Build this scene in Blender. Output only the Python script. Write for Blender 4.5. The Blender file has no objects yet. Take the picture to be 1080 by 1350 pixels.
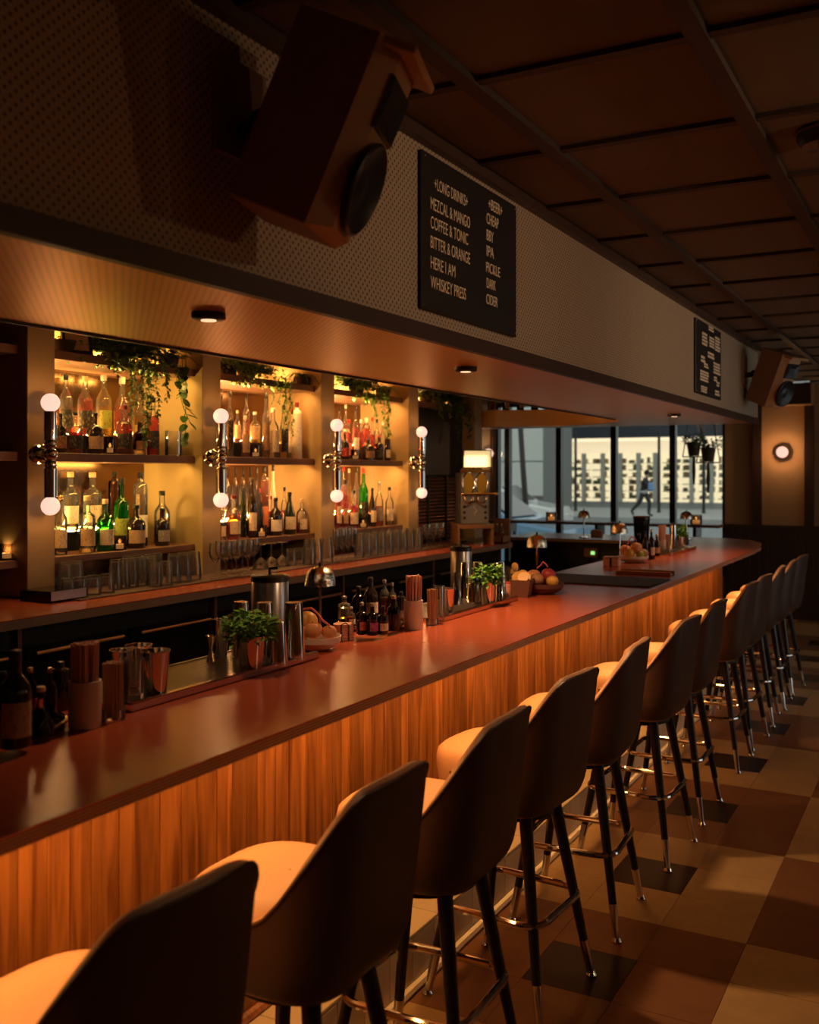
import bpy, bmesh, math, random
from mathutils import Vector, Matrix
random.seed(7)
SC = bpy.context.scene
COL = SC.collection
R = math.radians
# ------------------------------------------------------------------ camera, world, exposure
CAMH, F, CX, HY = 1.67, 1310.0, 540.0, 625.0      # eye height (m), focal length / centre / horizon in photo pixels
TH = R(28.7)
S_, C_ = math.sin(TH), math.cos(TH)
cam = bpy.data.cameras.new('camera'); camo = bpy.data.objects.new('camera', cam); COL.objects.link(camo)
camo.location = (0, 0, CAMH); camo.rotation_euler = (R(90), 0, TH)
cam.sensor_fit = 'VERTICAL'; cam.sensor_height = 30.0; cam.lens = F/1350*30.0
cam.shift_y = (HY-675.0)/1350.0
cam.clip_start = 0.05; cam.clip_end = 300
cam.dof.use_dof = True; cam.dof.focus_distance = 3.6; cam.dof.aperture_fstop = 2.8
SC.camera = camo
SC.view_settings.view_transform = 'Standard'; SC.view_settings.look = 'None'
SC.view_settings.gamma = 1.0; SC.view_settings.use_curve_mapping = False
SC.view_settings.exposure = 0.15
try:
    cy = SC.cycles
    cy.use_denoising = True; cy.max_bounces = 10; cy.diffuse_bounces = 4; cy.glossy_bounces = 5
    cy.transmission_bounces = 8; cy.transparent_max_bounces = 24
    cy.sample_clamp_indirect = 4.0; cy.caustics_reflective = False; cy.caustics_refractive = False
    cy.use_light_tree = True
except Exception: pass
W = bpy.data.worlds.new('sky'); SC.world = W; W.use_nodes = True
bg = W.node_tree.nodes['Background']; bg.inputs[0].default_value = (0.91, 0.96, 0.97, 1); bg.inputs[1].default_value = 0.95

def ray(x, y):
    u = (x-CX)/F; v = (HY-y)/F
    return Vector((-S_+u*C_, C_+u*S_, v))
def atZ(x, y, z): return Vector((0,0,CAMH)) + ray(x,y)*((z-CAMH)/ray(x,y).z)
def atX(x, y, X): return Vector((0,0,CAMH)) + ray(x,y)*(X/ray(x,y).x)
def atY(x, y, Y): return Vector((0,0,CAMH)) + ray(x,y)*(Y/ray(x,y).y)
def dep(p): return -p[0]*S_ + p[1]*C_           # depth of a point along the view axis
def m_per_px(p): return dep(p)/F

# ------------------------------------------------------------------ materials
MATS = {}
def nt(name):
    m = bpy.data.materials.new(name); m.use_nodes = True
    return m, m.node_tree, m.node_tree.nodes['Principled BSDF']
def mat(name, col=(.5,.5,.5), rough=.5, metal=0, emit=None, es=0, trans=0, ior=1.45, bump=0, bscale=40, var=0, coat=0, rnd=0, spec=.5):
    if name in MATS: return MATS[name]
    m, t, b = nt(name); N, L = t.nodes, t.links
    b.inputs['Base Color'].default_value = (*col, 1); b.inputs['Roughness'].default_value = rough
    b.inputs['Metallic'].default_value = metal; b.inputs['Transmission Weight'].default_value = trans
    b.inputs['IOR'].default_value = ior; b.inputs['Coat Weight'].default_value = coat
    b.inputs['Specular IOR Level'].default_value = spec
    if emit: b.inputs['Emission Color'].default_value = (*emit, 1); b.inputs['Emission Strength'].default_value = es
    if bump or var:
        tc = N.new('ShaderNodeTexCoord'); no = N.new('ShaderNodeTexNoise'); no.inputs['Scale'].default_value = bscale
        no.inputs['Detail'].default_value = 4; L.new(tc.outputs['Object'], no.inputs['Vector'])
        if bump:
            bp = N.new('ShaderNodeBump'); bp.inputs['Strength'].default_value = bump; bp.inputs['Distance'].default_value = .01
            L.new(no.outputs['Fac'], bp.inputs['Height']); L.new(bp.outputs[0], b.inputs['Normal'])
        if var:
            rp = N.new('ShaderNodeMapRange'); rp.inputs['To Min'].default_value = 1-var; rp.inputs['To Max'].default_value = 1+var
            L.new(no.outputs['Fac'], rp.inputs[0])
            mx = N.new('ShaderNodeVectorMath'); mx.operation = 'SCALE'; mx.inputs[0].default_value = col
            L.new(rp.outputs[0], mx.inputs['Scale']); L.new(mx.outputs[0], b.inputs['Base Color'])
    if rnd:
        oi = N.new('ShaderNodeObjectInfo'); rp = N.new('ShaderNodeMapRange'); rp.inputs['To Min'].default_value = 1-rnd; rp.inputs['To Max'].default_value = 1+rnd
        L.new(oi.outputs['Random'], rp.inputs[0]); mx = N.new('ShaderNodeVectorMath'); mx.operation = 'SCALE'; mx.inputs[0].default_value = col
        L.new(rp.outputs[0], mx.inputs['Scale']); L.new(mx.outputs[0], b.inputs['Base Color'])
    MATS[name] = m; return m
def math_node(N, L, op, a, b=None):
    n = N.new('ShaderNodeMath'); n.operation = op
    for i, v in enumerate((a, b)):
        if v is None: continue
        if isinstance(v, (int, float)): n.inputs[i].default_value = v
        else: L.new(v, n.inputs[i])
    return n.outputs[0]
def wood(name, c1, c2, rough=.4, axis=2, scale=1.0, coat=0):
    if name in MATS: return MATS[name]
    m, t, b = nt(name); N, L = t.nodes, t.links
    tc = N.new('ShaderNodeTexCoord'); mp = N.new('ShaderNodeMapping'); sc = [26*scale]*3; sc[axis] = 1.7*scale
    mp.inputs['Scale'].default_value = sc; L.new(tc.outputs['Object'], mp.inputs[0])
    oi = N.new('ShaderNodeObjectInfo'); off = math_node(N, L, 'MULTIPLY', oi.outputs['Random'], 57.0)
    no = N.new('ShaderNodeTexNoise'); no.noise_dimensions = '4D'; no.inputs['Scale'].default_value = 1.0; no.inputs['Detail'].default_value = 6
    no.inputs['Distortion'].default_value = 1.3
    L.new(mp.outputs[0], no.inputs['Vector']); L.new(off, no.inputs['W'])
    rp = N.new('ShaderNodeValToRGB'); rp.color_ramp.elements[0].color = (*c1, 1); rp.color_ramp.elements[1].color = (*c2, 1)
    rp.color_ramp.elements[0].position = .33; rp.color_ramp.elements[1].position = .68
    L.new(no.outputs['Fac'], rp.inputs[0])
    k = N.new('ShaderNodeMapRange'); k.inputs['To Min'].default_value = .68; k.inputs['To Max'].default_value = 1.2
    L.new(oi.outputs['Random'], k.inputs[0])
    mx = N.new('ShaderNodeVectorMath'); mx.operation = 'SCALE'; L.new(rp.outputs[0], mx.inputs[0]); L.new(k.outputs[0], mx.inputs['Scale'])
    L.new(mx.outputs[0], b.inputs['Base Color']); b.inputs['Roughness'].default_value = rough; b.inputs['Coat Weight'].default_value = coat
    bp = N.new('ShaderNodeBump'); bp.inputs['Strength'].default_value = .12; bp.inputs['Distance'].default_value = .004
    L.new(no.outputs['Fac'], bp.inputs['Height']); L.new(bp.outputs[0], b.inputs['Normal'])
    MATS[name] = m; return m
def dots(name, col, hole, ax, pitch, rad, rough=.5, spec=.5, metal=0):
    """panel drilled with a staggered grid of small holes; ax = the two object axes of the sheet"""
    m, t, b = nt(name); N, L = t.nodes, t.links
    tc = N.new('ShaderNodeTexCoord'); sp = N.new('ShaderNodeSeparateXYZ'); L.new(tc.outputs['Object'], sp.inputs[0])
    def lat(o):
        ds = []
        for a in ax:
            v = math_node(N, L, 'MULTIPLY', sp.outputs[a], 1/pitch); v = math_node(N, L, 'ADD', v, o)
            v = math_node(N, L, 'FRACT', v); v = math_node(N, L, 'SUBTRACT', v, .5); ds.append(math_node(N, L, 'MULTIPLY', v, v))
        return math_node(N, L, 'ADD', ds[0], ds[1])
    d = math_node(N, L, 'MINIMUM', lat(.25), lat(.75))
    f = math_node(N, L, 'LESS_THAN', d, rad*rad)
    mx = N.new('ShaderNodeMix'); mx.data_type = 'RGBA'; mx.inputs[6].default_value = (*col, 1); mx.inputs[7].default_value = (*hole, 1)
    L.new(f, mx.inputs[0]); L.new(mx.outputs[2], b.inputs['Base Color']); b.inputs['Roughness'].default_value = rough
    b.inputs['Specular IOR Level'].default_value = spec; b.inputs['Metallic'].default_value = metal
    MATS[name] = m; return m
def thin_glass(name, tint=(1,1,1), refl=.9, glow_mix=0, ior=1.5, dcol=(.9,.9,.9)):
    if name in MATS: return MATS[name]
    m = bpy.data.materials.new(name); m.use_nodes = True; t = m.node_tree; N, L = t.nodes, t.links
    N.remove(N['Principled BSDF']); out = N['Material Output']
    tr = N.new('ShaderNodeBsdfTransparent'); tr.inputs[0].default_value = (*tint, 1)
    gl = N.new('ShaderNodeBsdfGlossy'); gl.inputs['Roughness'].default_value = .04; gl.inputs[0].default_value = (refl,refl,refl,1)
    fr = N.new('ShaderNodeFresnel'); fr.inputs[0].default_value = ior
    mx = N.new('ShaderNodeMixShader'); L.new(fr.outputs[0], mx.inputs[0]); L.new(tr.outputs[0], mx.inputs[1]); L.new(gl.outputs[0], mx.inputs[2])
    if glow_mix:  # diffuse share imitates the glow of lit glass and spirits
        df = N.new('ShaderNodeBsdfDiffuse'); df.inputs[0].default_value = (*dcol,1); m2 = N.new('ShaderNodeMixShader'); m2.inputs[0].default_value = glow_mix
        L.new(mx.outputs[0], m2.inputs[1]); L.new(df.outputs[0], m2.inputs[2]); L.new(m2.outputs[0], out.inputs[0])
    else: L.new(mx.outputs[0], out.inputs[0])
    MATS[name] = m; return m
def stripes(name, c1, c2, axis, pitch, duty=.5, rough=.5):
    if name in MATS: return MATS[name]
    m, t, b = nt(name); N, L = t.nodes, t.links
    tc = N.new('ShaderNodeTexCoord'); sp = N.new('ShaderNodeSeparateXYZ'); L.new(tc.outputs['Object'], sp.inputs[0])
    v = math_node(N, L, 'FRACT', math_node(N, L, 'MULTIPLY', sp.outputs[axis], 1/pitch)); f = math_node(N, L, 'LESS_THAN', v, duty)
    mx = N.new('ShaderNodeMix'); mx.data_type = 'RGBA'; mx.inputs[6].default_value = (*c1, 1); mx.inputs[7].default_value = (*c2, 1)
    L.new(f, mx.inputs[0]); L.new(mx.outputs[2], b.inputs['Base Color']); b.inputs['Roughness'].default_value = rough
    MATS[name] = m; return m
def paper_label(name, col, ink):
    if name in MATS: return MATS[name]
    m, t, b = nt(name); N, L = t.nodes, t.links
    tc = N.new('ShaderNodeTexCoord'); mp = N.new('ShaderNodeMapping'); mp.inputs['Scale'].default_value = (130,130,60); L.new(tc.outputs['Object'], mp.inputs[0])
    no = N.new('ShaderNodeTexNoise'); no.inputs['Scale'].default_value = 1.0; no.inputs['Detail'].default_value = 3; L.new(mp.outputs[0], no.inputs['Vector'])
    g = math_node(N, L, 'MULTIPLY', math_node(N, L, 'GREATER_THAN', no.outputs['Fac'], .58), .55)
    mx = N.new('ShaderNodeMix'); mx.data_type = 'RGBA'; mx.inputs[6].default_value = (*col, 1); mx.inputs[7].default_value = (*ink, 1)
    L.new(g, mx.inputs[0]); L.new(mx.outputs[2], b.inputs['Base Color']); b.inputs['Roughness'].default_value = .7
    MATS[name] = m; return m
def floor_mat(name):
    """vinyl tiles: 3 x 3 blocks in a tan / rust checker, each with a dark middle tile"""
    m, t, b = nt(name); N, L = t.nodes, t.links
    ge = N.new('ShaderNodeNewGeometry'); sp = N.new('ShaderNodeSeparateXYZ'); L.new(ge.outputs['Position'], sp.inputs[0])
    u = math_node(N, L, 'MULTIPLY', math_node(N, L, 'ADD', sp.outputs[0], .646+9.15), 1/.915)
    v = math_node(N, L, 'MULTIPLY', math_node(N, L, 'ADD', sp.outputs[1], -2.76+9.15), 1/.915)
    par = math_node(N, L, 'MODULO', math_node(N, L, 'ADD', math_node(N, L, 'FLOOR', u), math_node(N, L, 'ADD', math_node(N, L, 'FLOOR', v), 1.0)), 2.0)
    def mid(w):
        f = math_node(N, L, 'FRACT', w); a = math_node(N, L, 'GREATER_THAN', f, 1/3); c = math_node(N, L, 'LESS_THAN', f, 2/3)
        return math_node(N, L, 'MULTIPLY', a, c)
    ctr = math_node(N, L, 'MULTIPLY', mid(u), mid(v))
    m1 = N.new('ShaderNodeMix'); m1.data_type = 'RGBA'; m1.inputs[6].default_value = (.21,.092,.04,1); m1.inputs[7].default_value = (.44,.28,.125,1)
    L.new(par, m1.inputs[0])
    m2 = N.new('ShaderNodeMix'); m2.data_type = 'RGBA'; m2.inputs[7].default_value = (.022,.008,.007,1); L.new(ctr, m2.inputs[0]); L.new(m1.outputs[2], m2.inputs[6])
    no = N.new('ShaderNodeTexNoise'); no.inputs['Scale'].default_value = 9; no.inputs['Detail'].default_value = 8; no.inputs['Roughness'].default_value = .75
    L.new(ge.outputs['Position'], no.inputs['Vector'])
    rp = N.new('ShaderNodeMapRange'); rp.inputs['To Min'].default_value = .72; rp.inputs['To Max'].default_value = 1.28; L.new(no.outputs['Fac'], rp.inputs[0])
    sc = N.new('ShaderNodeVectorMath'); sc.operation = 'SCALE'; L.new(m2.outputs[2], sc.inputs[0]); L.new(rp.outputs[0], sc.inputs['Scale'])
    L.new(sc.outputs[0], b.inputs['Base Color'])
    b.inputs['Roughness'].default_value = .45; b.inputs['Specular IOR Level'].default_value = .18
    MATS[name] = m; return m
M = dict(
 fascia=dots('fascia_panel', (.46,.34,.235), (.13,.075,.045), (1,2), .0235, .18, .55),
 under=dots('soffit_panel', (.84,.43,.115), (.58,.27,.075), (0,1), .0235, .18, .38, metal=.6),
 trim=mat('dark_trim', (.055,.028,.018), .45),
 ceil=mat('ceiling_panel', (.125,.092,.062), .75, var=.12, bscale=3),
 batten=mat('ceiling_batten', (.035,.018,.012), .6),
 plank=wood('teak_plank', (.14,.043,.010), (.43,.165,.040), .38),
 counter=mat('red_laminate', (.40,.082,.033), .24, var=.06, bscale=6, spec=.8),
 ply=stripes('plywood_edge', (.36,.21,.115), (.15,.08,.045), 2, .0062, .45, .5),
 dark=mat('black_cabinet', (.012,.010,.009), .4),
 darkgloss=mat('black_gloss', (.010,.009,.009), .12),
 wall=mat('plaster_wall', (.46,.27,.13), .75, bump=.05),
 pale=mat('pale_wall', (.62,.52,.40), .7),
 pillar=mat('pillar_paint', (.37,.255,.115), .55, bump=.03, bscale=20),
 shelf=mat('shelf_wood', (.16,.072,.04), .45, var=.15, bscale=12),
 mirror=mat('bronze_mirror', (.20,.12,.07), .16, metal=1),
 chrome=mat('chrome', (.72,.70,.68), .07, metal=1),
 steel=mat('brushed_steel', (.52,.48,.44), .28, metal=1),
 copper=mat('rose_steel', (.66,.54,.48), .16, metal=1),
 brass=mat('brass', (.75,.52,.22), .2, metal=1),
 blackmetal=mat('black_metal', (.018,.014,.012), .32),
 leather=mat('peach_leather', (.60,.33,.19), .45, bump=.06, bscale=160),
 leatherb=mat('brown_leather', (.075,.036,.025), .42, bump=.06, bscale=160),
 tile=mat('cream_tile', (.62,.50,.34), .3, rnd=.06),
 grout=mat('grout', (.10,.07,.05), .9),
 floor=floor_mat('vinyl_tiles'),
 sub=mat('sub_floor', (.05,.035,.025), .9),
 bulb=mat('lit_globe', (.9,.8,.7), .4, emit=(1.0,.60,.47), es=1.0),
 led=mat('led_strip', (.9,.8,.6), .5, emit=(1.0,.62,.24), es=.4),
 puck=mat('puck_lens', (.9,.8,.6), .4, emit=(1.0,.62,.36), es=1.1),
 flame=mat('flame', (1,.8,.4), .5, emit=(1.0,.62,.22), es=2.0),
 wax=mat('wax', (.85,.70,.42), .5, emit=(1.0,.60,.22), es=.7),
 glass=thin_glass('clear_glass', (.97,.96,.94), .9, .045),
 ware=thin_glass('glassware', (.97,.96,.94), .9, .035, 1.4),
 smoke=thin_glass('smoked_glass', (.62,.50,.40)),
 pane=thin_glass('window_pane', (.93,.95,.92)),
 cream=mat('cream_card', (.66,.56,.44), .6),
 straw=mat('pink_straw', (.62,.34,.26), .6),
 stick=mat('wood_stick', (.42,.24,.14), .7),
 leafd=mat('dark_leaf', (.05,.125,.026), .45, var=.4, bscale=30),
 leafg=mat('bright_leaf', (.13,.30,.04), .45, var=.4, bscale=30),
 leafp=mat('pale_leaf', (.22,.26,.08), .5, var=.4, bscale=30),
 soil=mat('soil', (.05,.03,.02), .9),
 terra=mat('dark_pot', (.07,.045,.03), .6),
 white=mat('white_ceramic', (.75,.62,.52), .3),
 board=mat('menu_board', (.016,.011,.011), .5),
 letter=mat('board_letters', (.92,.74,.54), .6),
 woodpale=mat('speaker_wood', (.42,.24,.11), .5, var=.15, bscale=25),
 wooddark=mat('speaker_side', (.25,.15,.085), .5, var=.15, bscale=25),
 cone=mat('speaker_cone', (.012,.012,.013), .35),
 box=mat('wood_box', (.32,.16,.07), .45, var=.15, bscale=30),
 pinkcoaster=mat('pink_coaster', (.70,.34,.24), .6),
)
# ------------------------------------------------------------------ geometry helpers
class MB:
    def __init__(s): s.v = []; s.f = []
    def add(s, vs, fs):
        o = len(s.v); s.v += [tuple(v) for v in vs]; s.f += [tuple(i+o for i in f) for f in fs]; return s
    def box(s, x0, x1, y0, y1, z0, z1, mx=None):
        vs = [Vector((x,y,z)) for z in (z0,z1) for y in (y0,y1) for x in (x0,x1)]
        if mx: vs = [mx @ v for v in vs]
        return s.add(vs, [(0,2,3,1),(4,5,7,6),(0,1,5,4),(2,6,7,3),(0,4,6,2),(1,3,7,5)])
    def cbox(s, x0, x1, y0, y1, z0, z1, c=.004, mx=None):
        """box with chamfered edges"""
        bm = bmesh.new(); bmesh.ops.create_cube(bm, size=1)
        for v in bm.verts: v.co = Vector(((x0+x1)/2+v.co.x*(x1-x0), (y0+y1)/2+v.co.y*(y1-y0), (z0+z1)/2+v.co.z*(z1-z0)))
        bmesh.ops.bevel(bm, geom=bm.edges[:], offset=c, segments=1, affect='EDGES', profile=.5)
        bm.verts.index_update()
        s.add([(mx @ v.co) if mx else v.co for v in bm.verts], [[v.index for v in f.verts] for f in bm.faces]); bm.free(); return s
    def lathe(s, prof, n=20, c=(0,0,0), mx=None, sx=1, sy=1):
        vs = []; fs = []; k = len(prof)
        for r, z in prof:
            for i in range(n):
                a = 2*math.pi*i/n; p = Vector((c[0]+r*sx*math.cos(a), c[1]+r*sy*math.sin(a), c[2]+z)); vs.append(mx @ p if mx else p)
        for j in range(k-1):
            for i in range(n):
                a, b = j*n+i, j*n+(i+1) % n; fs.append((a, b, b+n, a+n))
        if prof[0][0] > 1e-5: fs.append(tuple(range(n-1,-1,-1)))
        if prof[-1][0] > 1e-5: fs.append(tuple((k-1)*n+i for i in range(n)))
        return s.add(vs, fs)
    def tube(s, path, r, n=8, closed=False, cap=True):
        P = [Vector(p) for p in path]; k = len(P); rr = r if isinstance(r, (list, tuple)) else [r]*k
        vs = []; fs = []; up = Vector((0,0,1)); prev = None
        for i in range(k):
            a = P[i-1] if (i > 0 or closed) else P[i]; b = P[(i+1) % k] if (i < k-1 or closed) else P[i]
            t = (b-a).normalized()
            if prev is None:
                nrm = t.cross(up if abs(t.z) < .9 else Vector((1,0,0))).normalized()
            else: nrm = (prev - t*prev.dot(t)).normalized()
            prev = nrm; bi = t.cross(nrm)
            for j in range(n):
                an = 2*math.pi*j/n; vs.append(P[i]+(nrm*math.cos(an)+bi*math.sin(an))*rr[i])
        for i in range(k if closed else k-1):
            for j in range(n):
                a = i*n+j; b = i*n+(j+1) % n; c2 = ((i+1) % k)*n+(j+1) % n; d = ((i+1) % k)*n+j; fs.append((a,b,c2,d))
        if cap and not closed: fs.append(tuple(range(n-1,-1,-1))); fs.append(tuple((k-1)*n+j for j in range(n)))
        return s.add(vs, fs)
    def ball(s, c, r, n=14, m=8, sx=1, sy=1, sz=1, mx=None):
        prof = [(r*math.sin(math.pi*i/m), -r*sz*math.cos(math.pi*i/m)) for i in range(m+1)]
        prof[0] = (1e-6, prof[0][1]); prof[-1] = (1e-6, prof[-1][1])
        return s.lathe(prof, n, c, mx, sx, sy)
    def prism(s, poly, z0, z1):
        n = len(poly); vs = [(x,y,z0) for x,y in poly]+[(x,y,z1) for x,y in poly]
        fs = [tuple(range(n-1,-1,-1)), tuple(range(n,2*n))]+[(i,(i+1)%n,n+(i+1)%n,n+i) for i in range(n)]
        return s.add(vs, fs)
    def mesh(s, name, smooth=False, sharp=35):
        me = bpy.data.meshes.new(name); me.from_pydata(s.v, [], s.f)
        bm = bmesh.new(); bm.from_mesh(me); bmesh.ops.recalc_face_normals(bm, faces=bm.faces[:]); bm.to_mesh(me); bm.free()
        if smooth:
            me.polygons.foreach_set('use_smooth', [True]*len(me.polygons)); me.set_sharp_from_angle(angle=R(sharp))
        me.update(); return me
def obj(name, mb, material, parent=None, smooth=False, loc=None, rotz=0, sharp=35, kind=None):
    me = mb.mesh(name, smooth, sharp) if isinstance(mb, MB) else mb
    if isinstance(mb, MB) or not me.materials: me.materials.append(material)
    o = bpy.data.objects.new(name, me); COL.objects.link(o)
    if parent: o.parent = parent
    if loc is not None: o.location = loc
    if rotz: o.rotation_euler = (0,0,rotz)
    if kind: o['kind'] = kind
    return o
def tag(o, label, cat, group=None):
    o['label'] = label; o['category'] = cat
    if group: o['group'] = group
    return o
def thing(name, label, cat, loc=(0,0,0), rotz=0, group=None):
    o = bpy.data.objects.new(name, None); COL.objects.link(o); o.empty_display_size = .05
    o.location = loc; o.rotation_euler = (0,0,rotz); return tag(o, label, cat, group)
def struct(name, mb, material, smooth=False):
    o = obj(name, mb, material, None, smooth); o['kind'] = 'structure'; return o
def dup(root, loc, rotz=None, label=None, group=None):
    r = root.copy(); COL.objects.link(r); r.location = loc
    if rotz is not None: r.rotation_euler = (0,0,rotz)
    if label: r['label'] = label
    if group: r['group'] = group
    for ch in list(root.children):
        c = ch.copy(); COL.objects.link(c); c.parent = r
        for g in ch.children:
            d = g.copy(); COL.objects.link(d); d.parent = c
    return r
def light(kind, name, loc, power, col, size=.05, size_y=None, rot=(0,0,0), parent=None, spot=None):
    l = bpy.data.lights.new(name, kind); l.energy = power; l.color = col
    if kind == 'AREA':
        l.shape = 'RECTANGLE' if size_y else 'DISK'; l.size = size
        if size_y: l.size_y = size_y
    else: l.shadow_soft_size = size
    if spot: l.spot_size = spot; l.spot_blend = .8
    o = bpy.data.objects.new(name, l); COL.objects.link(o); o.location = loc; o.rotation_euler = rot
    if parent: o.parent = parent
    return o
def strip_light(name, x, y0, y1, z, t, power, col, w=.02):
    o = light('AREA', name, (x, (y0+y1)/2, z), power, col, y1-y0, w)
    o.rotation_euler = (Matrix.Rotation(R(t),4,'Y') @ Matrix.Rotation(R(90),4,'Z')).to_euler(); return o
WARM, AMBER, GOLD = (1,.54,.24), (1,.44,.115), (1,.58,.19)

# ------------------------------------------------------------------ room shell
YB, YF, XL, XR, ZC = -2.0, 12.2, -5.9, 3.2, 2.72
fl = struct('floor', MB().box(XL-.1, XR, YB, YF, -.1, -.002), M['floor'])
T0 = .305
tm = MB().cbox(-T0/2+.0006, T0/2-.0006, -T0/2+.0006, T0/2-.0006, -.01, 0, .0008).mesh('tile'); tm.materials.append(M['floor'])
for i in range(7):
    for j in range(41):
        x = -.646-3*T0+T0*(i+.5); y = 2.76-6*T0+T0*(j+.5)
        if y > YF-.2: continue
        o = bpy.data.objects.new('tile', tm); COL.objects.link(o); o.parent = fl; o.location = (x, y, random.uniform(-.0003,.0003))
ce = struct('ceiling', MB().box(XL-.1, XR, YB, YF, ZC+.02, ZC+.12), M['batten'])
bx = [-1.129+.598*k for k in range(0, 8)]
by = [2.40+.64*k for k in range(-6, 16)]
xs = [-1.42]+bx; ys = [YB]+[y for y in by if YB < y < YF]+[YF]
for i in range(len(xs)-1):
    for j in range(len(ys)-1):
        obj('ceiling_panel', MB().box(xs[i]+.012, xs[i+1]-.012, ys[j]+.012, ys[j+1]-.012, ZC, ZC+.019), M['ceil'], ce)
for x in bx:
    if x < XR: obj('batten', MB().box(x-.024, x+.024, YB, YF, ZC-.022, ZC+.0), M['batten'], ce)
for y in ys[1:-1]: obj('batten', MB().box(-1.42, XR, y-.018, y+.018, ZC-.014, ZC), M['batten'], ce)
struct('wall_left', MB().box(XL-.1, XL, YB, YF, 0, ZC), M['pale'])
struct('wall_back', MB().box(XL, XR, YB-.1, YB, 0, ZC), M['wall'])
wr = struct('wall_right', MB().box(XR, XR+.1, YB, 5.6, 0, ZC).box(XR, XR+.1, 11.4, YF, 0, ZC).box(XR, XR+.1, 5.6, 11.4, 0, .25).box(XR, XR+.1, 5.6, 11.4, 2.6, ZC), M['wall'])
def wx(px): return atY(px, HY, YF).x
WX0, WX1 = wx(653), wx(956)
WB, WT = .45, 2.62
wf = struct('wall_front', MB().box(XL, WX0, YF, YF+.14, 0, ZC).box(WX1, XR, YF, YF+.14, 0, ZC).box(WX0, WX1, YF, YF+.14, 0, WB).box(WX0, WX1, YF, YF+.14, WT, ZC), M['wall'])
obj('pale_panel', MB().box(XL+.01, wx(648), YF-.02, YF, .9, 2.6), M['pale'], wf)
# dark posts and wainscot boards on the far wall
for px, w in ((999, .05), (1067.5, .05), (1110, .05)):
    obj('post', MB().box(wx(px)-w, wx(px)+w, YF-.05, YF, 1.06, ZC), M['trim'], wf)
xw = WX1
while xw < XR-.1:
    obj('board', MB().cbox(xw+.002, xw+.098, YF-.03, YF, .1, 1.03, .004), M['trim'], wf); xw += .1
o = struct('trim_1', MB().box(WX1, XR, YF-.06, YF, 1.03, 1.075), M['trim'])
o = struct('baseboard_front', MB().box(WX1, XR, YF-.045, YF, 0, .1), M['trim'])
obj('post', MB().box(wx(648), wx(652.5), YF-.05, YF, .9, 2.6), M['shelf'], wf)
# windows: one per pane between the dark mullions
mul = [653, 667.5, 735.5, 808, 886, 956]
for k in range(5):
    a, b = wx(mul[k]), wx(mul[k+1])
    w = struct('window_%d' % (k+1), MB().box(a, a+.036, YF+.02, YF+.12, WB, WT).box(b-.036, b, YF+.02, YF+.12, WB, WT).box(a, b, YF+.02, YF+.12, WB, WB+.06).box(a, b, YF+.02, YF+.12, WT-.06, WT), M['blackmetal'])
    obj('pane', MB().box(a+.036, b-.036, YF+.065, YF+.075, WB+.06, WT-.06), M['pane'], w)
w = struct('window_6', MB().box(XR+.01, XR+.09, 5.6, 5.66, .25, 2.6).box(XR+.01, XR+.09, 11.34, 11.4, .25, 2.6).box(XR+.01, XR+.09, 8.47, 8.53, .25, 2.6).box(XR+.01, XR+.09, 5.6, 11.4, .25, .31).box(XR+.01, XR+.09, 5.6, 11.4, 2.54, 2.6), M['blackmetal'])
obj('pane', MB().box(XR+.045, XR+.055, 5.66, 8.47, .31, 2.54), M['pane'], w); obj('pane', MB().box(XR+.045, XR+.055, 8.53, 11.34, .31, 2.54), M['pane'], w)
# window ledge bar
wl = thing('window_ledge', 'long narrow wooden ledge running along inside of the street windows', 'ledge', ((WX0+WX1)/2, YF-.2, 1.04))
obj('top', MB().cbox(WX0-wl.location.x, WX1-wl.location.x, -.16, .2, 0, .035), M['shelf'], wl)
for k in (-1.2, 0, 1.2): obj('bracket', MB().box(k-.02, k+.02, -.1, .2, -.12, 0).box(k-.015, k+.015, .15, .2, -.36, -.12), M['blackmetal'], wl)

# ------------------------------------------------------------------ soffit over the bar
FX, BXs, SE, SZ, TZ = -1.423, -2.275, 8.62, 2.093, 2.13
so = struct('soffit', MB().box(BXs, FX, YB, SE, 2.24, ZC), M['fascia'])
arc = [(-3.1+.82*math.cos(a), 7.45+.82*math.sin(a)) for a in [R(125)-R(125)*i/28 for i in range(29)]]
poly = [(FX-.012, YB), (FX-.012, SE), (XL, SE), (XL, 8.14)]+[(arc[0][0], 8.14)]+arc+[(BXs, YB)]
obj('soffit_base', MB().prism(poly, SZ+.004, 2.24), mat('soffit_side', (.72,.44,.18), .5), so)
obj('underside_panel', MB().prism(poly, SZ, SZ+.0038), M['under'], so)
obj('edge_trim', MB().box(FX-.012, FX+.012, YB, SE, SZ-.012, TZ), M['trim'], so)
obj('edge_trim', MB().box(BXs-.008, BXs+.002, YB, 7.45, SZ-.008, SZ+.02), M['trim'], so)
obj('fascia_panel', MB().box(FX-.012, FX, YB, SE, TZ, 2.24), M['fascia'], so)
obj('edge_trim', MB().box(FX, FX+.03, YB, SE, ZC-.045, ZC-.001), M['trim'], so)
for k, (px, py, c) in enumerate(((275,419,.4), (614,488,2.3), (889,548,1.0))):
    p = atZ(px, py, SZ-.012); 
    t = thing('puck_light', ['round dark puck light under soffit above the ivy shelves', 'round dark puck light under soffit above the mint tray and grille', 'round dark puck light at soffit end near the window'][k], 'light', (p.x, p.y, SZ), group='puck lights under the soffit')
    obj('housing', MB().lathe([(.038,-.018),(.045,-.015),(.045,0)], 24), M['blackmetal'], t, True)
    obj('lens', MB().lathe([(.02,-.0205),(.02,-.017)], 20), M['puck'], t)
    light('SPOT', 'puck_lamp', (0,0,-.03), 30*c, WARM, .03, parent=t, spot=R(120))
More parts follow.
